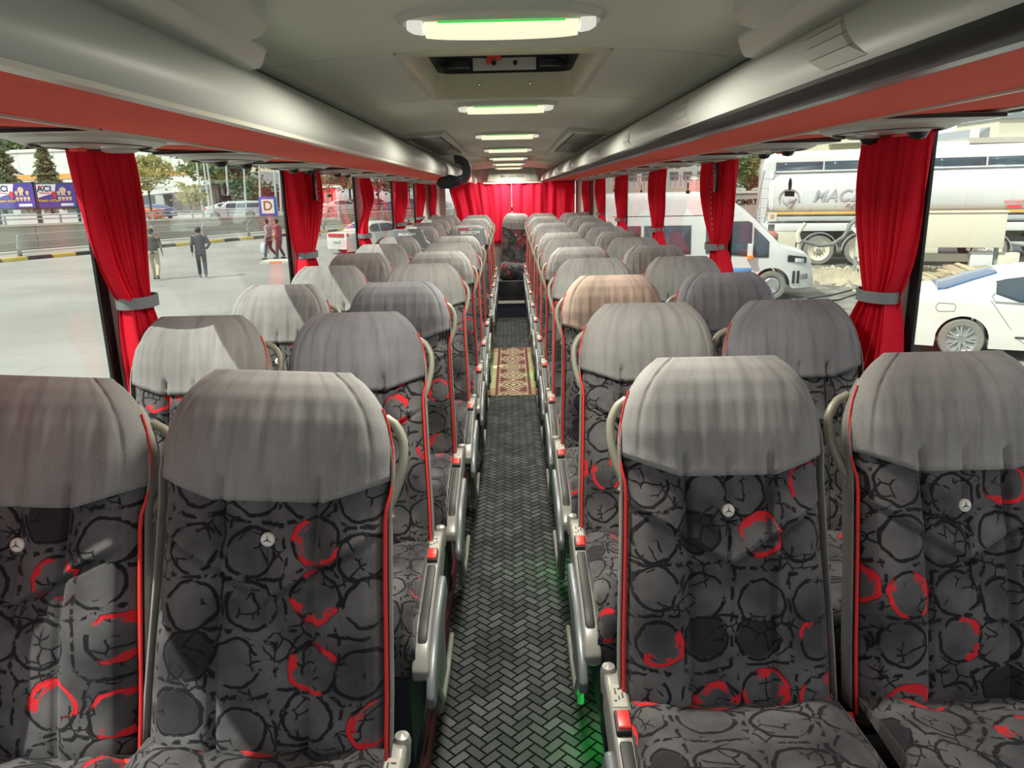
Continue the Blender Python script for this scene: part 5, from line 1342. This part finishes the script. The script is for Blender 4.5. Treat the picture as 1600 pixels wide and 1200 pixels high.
    # rear of the cab, engine parts and steps
    MB().box(6.9, 8.6, -1.25, 1.25, .9, 3.3).build('cab', WHITEP, t, bevel=.08, seg=3)
    e = MB()
    rn = random.Random(8)
    for k in range(22): x = rn.uniform(6.35, 6.9); z = rn.uniform(.6, 1.8); e.box(x, x+rn.uniform(.08, .3), -1.2, -.7, z, z+rn.uniform(.08, .3))
    o = e.build('engine_parts', mat('engine_grey', (.12, .13, .12), .6, var=.4, nscale=4), t); o['kind'] = 'stuff'
    la = MB()
    for dx in (6.45, 6.75): la.tube([(dx, -1.2, 1.6), (dx+.1, -1.2, 3.2)], .02, 6)
    la.build('cab_ladder', STEEL, t)
    return t
t = tanker(); setv(t, G(1277, 414), math.radians(-20), 'tanker_truck', 'white fuel tanker truck with grey lettering and hazard diamonds', 'truck', (0, -1.2))
# coach parked behind
def far_coach():
    V = Veh([(0, 3.4), (.1, 3.7), (.5, 3.84), (3, 3.88), (11.4, 3.92), (11.9, 3.6), (12.1, 2.2), (12.2, .8)], 2.5, .35, [], 2.2, .06, ends=(.04, .1))
    t = bpy.data.objects.new('parked_coach', None); COL.objects.link(t); V.body(WHITEP, t)
    for (a, b) in ((.45, 2.1), (2.16, 3.9), (3.96, 5.7), (5.76, 7.5), (7.56, 9.3)):
        V.sidepatch('side_window', CARGLASS, t, rng(a, b, 4), 2.6, 3.48, -1)
    V.sidepatch('front_side_window', CARGLASS, t, rng(9.36, 11.5, 10), 2.6, lambda x: 3.48-.25*(x-9.36)**1.2*.5, -1)
    V.sidepatch('side_crease', SEAM, t, [.2, 6, 11.6], 1.9, 1.915, -1, off=.004, nz=3)
    MB().box(4.5, 7.0, -.9, .9, 3.86, 4.05).build('roof_air_unit', WHITEP, t, bevel=.06)
    for x in (1.2, 2.4, 9.5):
        wheel(t, (x, -1.1, .5), .5, .3, -1, spokes=0, steel=True)
    MB().box(12.0, 12.3, -1.45, -1.25, 2.3, 3.0).build('mirror', BLACKP, t, bevel=.04)
    return t
t = far_coach(); setv(t, Vector((P(1189, 330, 29.5).x, 29.5, GZ)), math.radians(-14), 'parked_coach', 'white coach with dark window band parked behind the tanker', 'coach', (0, -1.25))

# parked cars far left
base = sedan(CARS, False)
COLS = {'silver': CARS, 'white': CARW, 'orange': mat('car_orange', (.60, .17, .06), .3, coat=.4), 'blue': mat('car_blue', (.05, .13, .30), .3, coat=.4), 'grey': mat('car_grey', (.12, .13, .15), .3, coat=.4)}
lst = [(250, 330, 76, 'orange', 175, 'orange car parked at the left edge of the far car park'), (268, 329, 80, 'blue', 160, 'blue car parked beside the orange one'), (322, 331, 84, 'white', 10, 'white car parked behind the slender poles'),
       (500, 328, 84, 'white', 25, 'white parked car, first in the row beyond the second left curtain'), (520, 328, 88, 'silver', 25, 'silver parked car, second in the row beyond the second left curtain'), (538, 327, 92, 'grey', 25, 'dark grey parked car, third in that far row'), (555, 326, 96, 'white', 25, 'white parked car, fourth in that far row'),
       (600, 326, 84, 'blue', 25, 'blue parked car seen right of the twisted curtain'), (640, 324, 88, 'silver', 25, 'silver parked car seen through the rear left windows')]
for i, (px, py, Y, cn, rz, lab) in enumerate(lst):
    t = base if i == 0 else dup(base)
    p = P(px, py, Y); t.location = (p.x, p.y, GZ+.55); t.rotation_euler = (0, 0, math.radians(rz)); t.name = 'car'; tag(t, lab, 'car')
    for c in t.children:
        if c.name.startswith('body'): c.material_slots[0].link = 'OBJECT'; c.material_slots[0].material = COLS[cn]
V = Veh([(0, .7), (.03, 1.60), (.2, 1.68), (1.6, 1.72), (3.0, 1.70), (3.3, 1.55), (3.9, 1.12), (4.8, 1.05), (5.1, .75), (5.2, .5)], 1.85, .35, [(1.15, .4, .45), (4.3, .4, .45)], 1.1, .25)
t = bpy.data.objects.new('pickup_truck', None); COL.objects.link(t); V.body(CARS, t)
for sd in (-1, 1):
    for (a, b) in ((.35, 1.4), (1.55, 2.3), (2.38, 3.25)): V.sidepatch('side_window', CARGLASS, t, rng(a, b, 8), 1.14, lambda x: min(1.52, V.zt(x)-.14), sd)
    for x in (1.15, 4.3): wheel(t, (x, sd*.82, .4), .4, .24, sd)
V.toppatch('windscreen', CARGLASS, t, 3.32, 3.85, .85, .9)
p = P(378, 336, 72); t.location = (p.x+2.2, p.y, GZ+.5); t.rotation_euler = (0, 0, math.radians(185)); tag(t, 'silver pickup truck with canopy behind the upper railing', 'truck')

# right side buildings, wall and yard
CW = mat('cream_facade', (.62, .59, .42), .8, var=.06)
a, b = P(1205, 262, 62), P(1352, 262, 58)
t = thing('cream_apartment_building', 'cream apartment building with balconies above the parked coach', 'building', (a.x, a.y, GZ)); t.rotation_euler = (0, 0, math.atan2(b.y-a.y, b.x-a.x)); L = math.hypot(b.x-a.x, b.y-a.y); H = 9.5
MB().box(0, L, 0, 12, 0, H).build('wall', CW, t)
for j in range(2):
    z = 3.0+3.0*j
    for i, (x, w) in enumerate(((.8, 1.2), (2.9, .9), (5.0, 1.6), (8.4, .9))):
        f = MB().box(x-.08, x+w+.08, -.08, .02, z-.08, z+1.48).build('window', WHITEP, t)
        for q in range(2): MB().box(x+q*w/2+.03, x+(q+1)*w/2-.03, -.10, -.07, z, z+1.4).build('pane', MATS['far_glass'], f)
    MB().box(4.4, 7.6, -1.1, 0, z-.55, z-.4).build('balcony', CONCL, t); MB().box(4.4, 7.6, -1.1, -1.04, z-.4, z+.35).build('balcony_rail', CW, t)
MB().lathe([(.0001, -.12), (.3, -.04), (.45, .06)], (4.2, -1.3, 7.0), 'y', 18).build('satellite_dish', WHITEP, t, smooth=True)
MB().box(-.3, L+.3, -.4, 12, H, H+.25).build('roof_slab', CONCL, t)
a = P(1508, 262, 78)
t = thing('white_apartment_building', 'white apartment building with grey roofs at the far right', 'building', (a.x, a.y, GZ)); L = 12; H = P(1520, 224, 78).z-GZ
MB().box(0, L, 0, 12, 0, H).build('wall', WHITEP, t); MB().box(-.4, L+.4, -.6, 12, H, H+.5).build('parapet', CONCL, t)
MB().prism([(1.2, H+.5), (3.0, H+1.6), (10, H+1.6), (12, H+.5)], 'y', 2, 11).build('grey_roof', mat('grey_roof', (.25, .28, .30), .8), t)
MB().box(3.2, 6.6, .6, 8, H+.5, H+2.3).build('penthouse', CREAMP, t); MB().prism([(3.0, H+2.3), (4.9, H+3.0), (6.8, H+2.3)], 'y', .4, 8).build('penthouse_roof', MATS['grey_roof'], t)
MB().box(8.4, 12, .6, 8, H+.5, H+3.6).build('stair_tower', WHITEP, t); MB().box(1.0, 1.6, 1, 1.6, H+.5, H+1.5).build('chimney', WHITEP, t)
for j in range(2):
    for x in (.9, 3.0, 5.4, 7.2, 9.8):
        z = H-1.6-2.6*j; f = MB().box(x, x+1.1, -.05, .03, z, z+1.2).build('window', DGREY, t); MB().box(x-.3, x+1.4, -.9, 0, z-.5, z-.4).build('balcony', CONCL, t)
a = P(1446, 250, 110)
t = thing('tiled_roof_house', 'low house with orange brown tiled roof beside the near right curtain', 'building', (a.x, a.y, GZ)); H = P(1480, 240, 110).z-GZ
MB().box(0, 9, 0, 8, 0, H).build('wall', CREAMP, t); MB().prism([(-1, H), (-.3, H+1.1), (4, H+1.5), (9.5, H)], 'y', -.5, 8).build('tiled_roof', mat('roof_tiles', (.50, .33, .17), .8, var=.25, nscale=3), t)
for x in (1, 3.5, 6): MB().box(x, x+1.4, -.06, 0, H-1.6, H-.3).build('window', DGREY, t)
a = P(1152, 330, 40)
t = thing('yard_wall', 'low grey yard wall with dark lettering behind the minibus', 'wall', (a.x, a.y, GZ)); H = P(1160, 302, 40).z-GZ
MB().box(-1.5, 2.2, 0, .3, 0, H).build('wall_face', CONC, t); MB().box(-1.55, 2.25, -.05, .35, H, H+.12).build('coping', CONCL, t)
text_on('CIMRT', .38, BLACK, t, (.45, -.02, H-.45), (1, 0, 0), (0, 0, 1), bold=.01)
MB().box(-.9, -.65, -.03, 0, H-.65, H-.25).build('orange_mark', MATS['hazard_orange'], t)
tree(P(1165, 330, 46), 3.8, 1.8, LEAF[0], 'green tree with yellow top beside the parked coach', 31, 2200, ls=.16)
tree(P(1172, 300, 48), 2.2+1.0, 1.0, LEAF[2], 'yellow autumn treetop right above the yard wall', 32, 900, ls=.14)
# far backdrop right: pale terrace railing, trees
a = P(1040, 305, 90); b = P(1130, 305, 90)
t = thing('far_terrace', 'long pale terrace with grey balustrade above the minibus roof', 'building', (P(905, 300, 90).x, 90, GZ)); L = b.x-P(905, 300, 90).x; H = P(1060, 292, 90).z-GZ
MB().box(0, L, 0, 10, 0, H).build('wall', mat('terrace_wall', (.50, .47, .38), .8, var=.1), t)
bm_ = MB().box(-.05, .05, -.05, .05, 0, 1.2).me('baluster')
for k in range(int(L/.6)):
    o = link('baluster', bm_, STEEL if k == 0 else None, t); o.location = (.3+k*.6, .1, H)
MB().box(0, L, 0, .15, H+1.2, H+1.3).build('hand_rail', STEEL, t)
MB().box(0, L, -.08, 0, H*.70, H*.76).build('orange_beam', mat('pale_orange', (.60, .40, .22), .7), t)
a = P(950, 270, 130)
t = thing('distant_office_block', 'pale distant office block with dark windows beyond the terrace', 'building', (a.x, a.y, GZ)); H = P(1000, 262, 130).z-GZ
MB().box(0, 22, 0, 10, 0, H).build('wall', mat('distant_wall', (.50, .50, .46), .8), t)
for i in range(9):
    for j in range(3): MB().box(1+i*2.3, 2.4+i*2.3, -.1, 0, H-2-j*2.8, H-.8-j*2.8).build('window', MATS['far_glass'], t)
tree(P(1108, 300, 75), 5.2, 2.6, LEAF[0], 'green tree above the minibus roof near the second right curtain', 33, 1500, ls=.24)
# fuel cabinet, hose, pallets, rubble
C0 = G(1333, 432)
t = thing('fuel_cabinet', 'large cream metal cabinet on legs before the tanker', 'cabinet', C0); t.rotation_euler = (0, 0, math.radians(-22))
k = (C0.y*.968+.7)/1180
w_ = 190*k*1.03; zt = P(1333, 334, C0.y).z-GZ; zb = P(1333, 386, C0.y).z-GZ
MB().box(w_*.36, w_, 0, .7, zb, zt).build('upper_box', CREAMP, t, bevel=.02)
MB().box(0, w_*.12, .1, .7, zb-.3, zt-.05).build('side_post_box', CREAMP, t, bevel=.02)
MB().box(w_*.12, w_*.36, .15, .6, zb, zt-.1).build('recessed_panel', CREAMP, t, bevel=.01)
for x in (.03, w_*.97): MB().box(x-.05, x+.05, .25, .35, -.05, zb).build('leg', STEEL, t)
MB().box(w_*.3, w_*.93, .3, .5, zb-.42, zb-.20).build('cross_beam', CREAMP, t, bevel=.01)
MB().box(w_*.80, w_*.95, .15, .5, zb-.75, zb-.12).build('meter_box', WHITEP, t, bevel=.03); MB().box(w_*.98, w_*1.12, .15, .5, zb-.75, zb-.15).build('pump_box', CREAMP, t, bevel=.03)
MB().box(-.02, w_*1.01, -.03, .75, zt, zt+.03).build('lid', CREAMP, t)
t = thing('fuel_hose', 'thick grey hose sagging from the tanker to a stand', 'hose', G(1250, 430))
c = t.location; Yh = c.y
pts = [P(x, y, Yh)-c for x, y in ((1344, 338), (1330, 350), (1318, 370), (1300, 382), (1280, 384), (1262, 379), (1250, 376))]
sp_ = []
for i in range(len(pts)-1):
    for q in range(4): sp_.append(pts[i].lerp(pts[i+1], q/4))
MB().tube(sp_+[pts[-1]], .055, 10).build('hose', mat('hose_grey', (.16, .17, .17), .6), t, smooth=True)
q = P(1248, 378, Yh)-c; MB().tube([q, q+Vector((-.05, 0, .25)), q+Vector((.15, 0, .55))], [.09, .07, .06], 10).build('coupling', CREAMP, t, smooth=True)
MB().tube([(q.x, 0, 0), q], .05, 8).build('stand', CREAMP, t)
t = thing('pallet_pile', 'pile of rough timber pallets behind the white saloon', 'pallets', G(1470, 442)); rn = random.Random(3)
for k in range(16):
    x = -.9+.13*k+rn.uniform(-.03, .03); z = .12+.30*(k/15); b_ = MB().box(-.06, .06, -.5, .5, -.02, .02).build('plank', mat('old_timber', (.42, .36, .24), .9, var=.3), t)
    b_.location = (x, rn.uniform(-.1, .1), z); b_.rotation_euler = (rn.uniform(-.15, .15), rn.uniform(-.3, .1), rn.uniform(-.25, .25))
for k in range(3): MB().box(-1.0, 1.1, -.45+.42*k, -.35+.42*k, 0, .1).build('bearer', MATS['old_timber'], t)
rn = random.Random(11); m = MB()
ra, rb = G(1262, 436), G(1420, 425)
for k in range(900):
    u = rn.random(); p = ra.lerp(rb, u)+Vector((rn.gauss(0, .5), rn.gauss(0, 1.0), 0)); s_ = rn.uniform(.02, .11); h_ = .12*math.exp(-((p.y-(ra.y+rb.y)/2)/1.2)**2)
    m.add([(p.x-s_, p.y-s_*.7, GZ), (p.x+s_, p.y-s_*.8, GZ), (p.x+s_*.8, p.y+s_, GZ), (p.x-s_*.6, p.y+s_*.8, GZ), (p.x, p.y, GZ+h_+s_*.9)], [(0, 1, 4), (1, 2, 4), (2, 3, 4), (3, 0, 4)])
o = m.build('rubble', mat('rubble_stone', (.46, .42, .30), .9, var=.35, nscale=2)); tag(o, 'scattered pale rubble and stones between minibus and tanker', 'rubble', kind='stuff')
t = thing('black_cable', 'loose dark cables lying across the yard ground', 'cable', G(1300, 460))
c = t.location
for i, seq in enumerate((((1262, 468), (1300, 462), (1340, 452), (1370, 446)), ((1262, 474), (1310, 470), (1350, 456)))):
    MB().tube([G(*p_)-c+Vector((0, 0, .02)) for p_ in seq], .018, 6).build('cable', BLACK, t)
t = thing('traffic_island', 'low orange and white kerbed island under the walkers with the bag', 'island', G(446, 410))
MB().box(-.9, .9, -.5, .7, 0, .09).build('slab', CONCL, t, bevel=.03)
for k in range(4): MB().box(-.9+.45*k, -.47+.45*k, -.56, -.50, 0, .10).build('painted_kerb', mat('kerb_orange', (.62, .30, .12), .8) if k % 2 else CONCL, t)
p_ = P(1203, 372, 24)
t = thing('valve_post', 'grey post with rounded red top and dark cap between minibus and tanker', 'post', (p_.x, p_.y, GZ))
MB().tube([(0, 0, 0), (0, 0, p_.z-GZ-.15)], .14, 12).build('shaft', CREAMP, t, smooth=True)
MB().lathe([(.16, -.15), (.24, -.05), (.24, .12), (.14, .22), (.0001, .24)], (0, 0, p_.z-GZ), 'z', 16).build('red_top', mat('faded_red', (.42, .13, .10), .6), t, smooth=True)
MB().tube([(.02, 0, p_.z-GZ+.2), (.02, 0, p_.z-GZ+.42)], .10, 10).build('dark_cap', DGREY, t, smooth=True)

# ------------------------------------------------------------------ people
SKIN = mat('skin', (.42, .25, .17), .6, var=.05)
def blob(m, c, r, sx=1, sy=1, sz=1, n=10):
    prof = [(max(.0001, r*math.sin(pi*k/n)), -r*math.cos(pi*k/n)) for k in range(n+1)]
    q = MB().lathe(prof, (0, 0, 0), 'z', 14); m.add([(v[0]*sx+c[0], v[1]*sy+c[1], v[2]*sz+c[2]) for v in q.v], q.f)
def rem(m, name, mm, parent, vox=.012):
    o = m.build(name, mm, parent, smooth=True); r = o.modifiers.new('merge', 'REMESH'); r.mode = 'VOXEL'; r.voxel_size = vox; r.use_smooth_shade = True
    s_ = o.modifiers.new('soften', 'SMOOTH'); s_.factor = .5; s_.iterations = 3
    return o
def person(label, loc, rz, top, legs, shoes, hair, stride=.25, armL=None, armR=None, jacket=False, lean=.04, gender=0, sleeves=1.0):
    """faces local +y; left is -x"""
    t = thing('person', label, 'person', loc, rz)
    hipL, hipR = Vector((-.09, 0, .92)), Vector((.09, 0, .92))
    fL, fR = Vector((-.10, stride*.9, .09)), Vector((.10, -stride, .12)); kL, kR = Vector((-.10, stride*.62, .50)), Vector((.10, .06, .49))
    neck = Vector((0, lean+.01, 1.44)); head = Vector((0, lean+.04, 1.60))
    shL, shR = Vector((-.19, lean, 1.40)), Vector((.19, lean, 1.40))
    elL, haL = armL or (Vector((-.25, -.06, 1.13)), Vector((-.26, .05, .88))); elR, haR = armR or (Vector((.25, .04, 1.13)), Vector((.26, .16, .90)))
    b = MB()
    blob(b, head, .105, .82, .95, 1.12); blob(b, head+Vector((0, .05, -.055)), .06, .85, .9, .9)
    b.tube([head+Vector((0, .085, .02)), head+Vector((0, .118, -.025)), head+Vector((0, .09, -.035))], [.010, .016, .010], 8)
    for s_ in (-1, 1): blob(b, head+Vector((s_*.086, -.01, -.005)), .03, .35, .7, 1.05)
    b.tube([neck-Vector((0, 0, .10)), neck+Vector((0, .01, .08))], [.065, .055], 10)
    b.tube([shL, neck-Vector((0, 0, .08)), shR], [.05, .07, .05], 10)
    for sh, el, ha, sx in ((shL, elL, haL, -1), (shR, elR, haR, 1)):
        b.tube([sh, sh.lerp(el, .5), el, el.lerp(ha, .4), ha], [.048, .045, .038, .037, .024], 10)
        d = (ha-el).normalized(); palm = ha+d*.05; blob(b, palm, .042, .45, .95, 1.1)
        for k in range(4):
            o_ = Vector((0, -.030+.020*k, 0)); ln = (.075, .085, .08, .062)[k]
            p0 = palm+o_+d*.025; b.tube([p0, p0+d*ln*.55, p0+d*ln+Vector((-sx*.02, 0, 0))], [.0105, .010, .008], 6)
        b.tube([palm+Vector((0, .035, 0)), palm+Vector((-sx*.01, .06, 0))+d*.03, palm+Vector((-sx*.015, .06, 0))+d*.06], [.013, .012, .009], 6)
    for hp, kn, ft in ((hipL, kL, fL), (hipR, kR, fR)): b.tube([hp, kn, ft], [.07, .05, .038], 10)
    b.tube([Vector((0, 0, .95)), Vector((0, lean*.5, 1.2)), Vector((0, lean, 1.38))], [.10, .10, .10], 10)
    rem(b, 'body', SKIN, t, .010)
    s = MB()
    hem_ = .80 if jacket else .88
    def torso(z, w, d, y): return (0, y, z), w, d
    rings = [(hem_, .175, .125, 0), (1.0, .165, .12, lean*.3), (1.15, .17, .118, lean*.5), (1.30, .195, .125, lean*.8), (1.40, .19, .11, lean), (1.455, .10, .075, lean)]
    n = 20; vs = [(w*math.cos(2*pi*k/n), y+d*math.sin(2*pi*k/n), z) for z, w, d, y in rings for k in range(n)]
    s.add(vs, [(j*n+k, j*n+(k+1) % n, (j+1)*n+(k+1) % n, (j+1)*n+k) for j in range(len(rings)-1) for k in range(n)]+[tuple(range(n-1, -1, -1)), tuple((len(rings)-1)*n+k for k in range(n))])
    for sh, el, ha in ((shL, elL, haL), (shR, elR, haR)):
        if sleeves > .6: s.tube([sh, sh.lerp(el, .5), el, el.lerp(ha, .5), ha], [.068, .060, .052, .050, .042], 12)
        else: s.tube([sh, sh.lerp(el, .85)], [.068, .062], 12)
    rem(s, 'jacket' if jacket else 'shirt', top, t)
    l = MB(); l.tube([Vector((-.05, 0, .95)), hipL+Vector((0, 0, -.05)), kL, fL+Vector((0, 0, .02))], [.12, .095, .068, .06], 14); l.tube([Vector((.05, 0, .95)), hipR+Vector((0, 0, -.05)), kR, fR+Vector((0, 0, .02))], [.12, .095, .068, .06], 14)
    blob(l, (0, 0, .93), .13, 1.25, .9, .8); rem(l, 'trousers', legs, t)
    for f in (fL, fR):
        h = MB(); h.tube([f+Vector((0, -.07, -.05)), f+Vector((0, .0, -.045)), f+Vector((0, .12, -.055)), f+Vector((0, .19, -.06))], [.035, .042, .042, .025], 10, flat=.8); rem(h, 'shoe', shoes, t, .012)
    hr = MB(); blob(hr, head+Vector((0, -.022, .025)), .112, .86, .92, 1.06); hr2 = [v for v in hr.v]
    hr.v = [(v[0], min(v[1], head.y+.05+(v[2]-head.z)*.35), max(v[2], head.z-.07+max(0, (v[1]-head.y))*1.2)) for v in hr.v]
    rem(hr, 'hair', hair, t, .010)
    return t
HAIR = mat('dark_hair', (.02, .016, .014), .6)
p1 = G(245, 437); p2 = G(318, 434); p3 = G(424, 405); p4 = G(439, 405)
person('man in a dark grey t-shirt and khaki trousers walking away, leftmost walker', p1, math.radians(15), mat('dark_tshirt', (.055, .06, .06), .9), mat('khaki_trousers', (.42, .38, .26), .9), mat('dark_shoes', (.03, .03, .03), .6), HAIR, stride=.26, sleeves=.4)
person('man in a dark navy suit walking away with his hand at his hip', p2, math.radians(20), mat('navy_suit', (.03, .038, .055), .85), MATS['navy_suit'], MATS['dark_shoes'], HAIR, stride=.22, armR=(Vector((.33, -.02, 1.15)), Vector((.20, .03, .98))), jacket=True)
person('walker in a light grey jacket carrying a white plastic bag', p3, math.radians(75), mat('grey_jacket', (.36, .36, .37), .9), mat('charcoal_trousers', (.06, .075, .075), .9), MATS['dark_shoes'], HAIR, stride=.24, jacket=True)
person('walker in a maroon coat beside the one with the bag', p4, math.radians(75), mat('maroon_coat', (.22, .07, .085), .9), MATS['charcoal_trousers'], MATS['dark_shoes'], HAIR, stride=.12, jacket=True)
t = thing('plastic_bag', 'white plastic carrier bag hanging from the hand of the walker in grey', 'bag', p3+Vector((-.26, .0, .50)))
def bagp(i, j):
    a = 2*pi*i/20; v = j/10; r_ = (.09+.10*math.sin(min(1, (1-v)*1.25)*pi*.62))*(1+.08*math.sin(5*a+3*v)); return (r_*math.cos(a), .55*r_*math.sin(a), -.24+.46*v)
link('bag_body', grid_mesh('bag', bagp, 20, 11, closed_u=True, caps=True), mat('bag_plastic', (.72, .76, .85), .4, trans=.3), t)
MB().tube([(-.05, 0, .2), (-.02, 0, .34), (.03, 0, .34), (.05, 0, .2)], .012, 6).build('bag_handle', MATS['bag_plastic'], t)
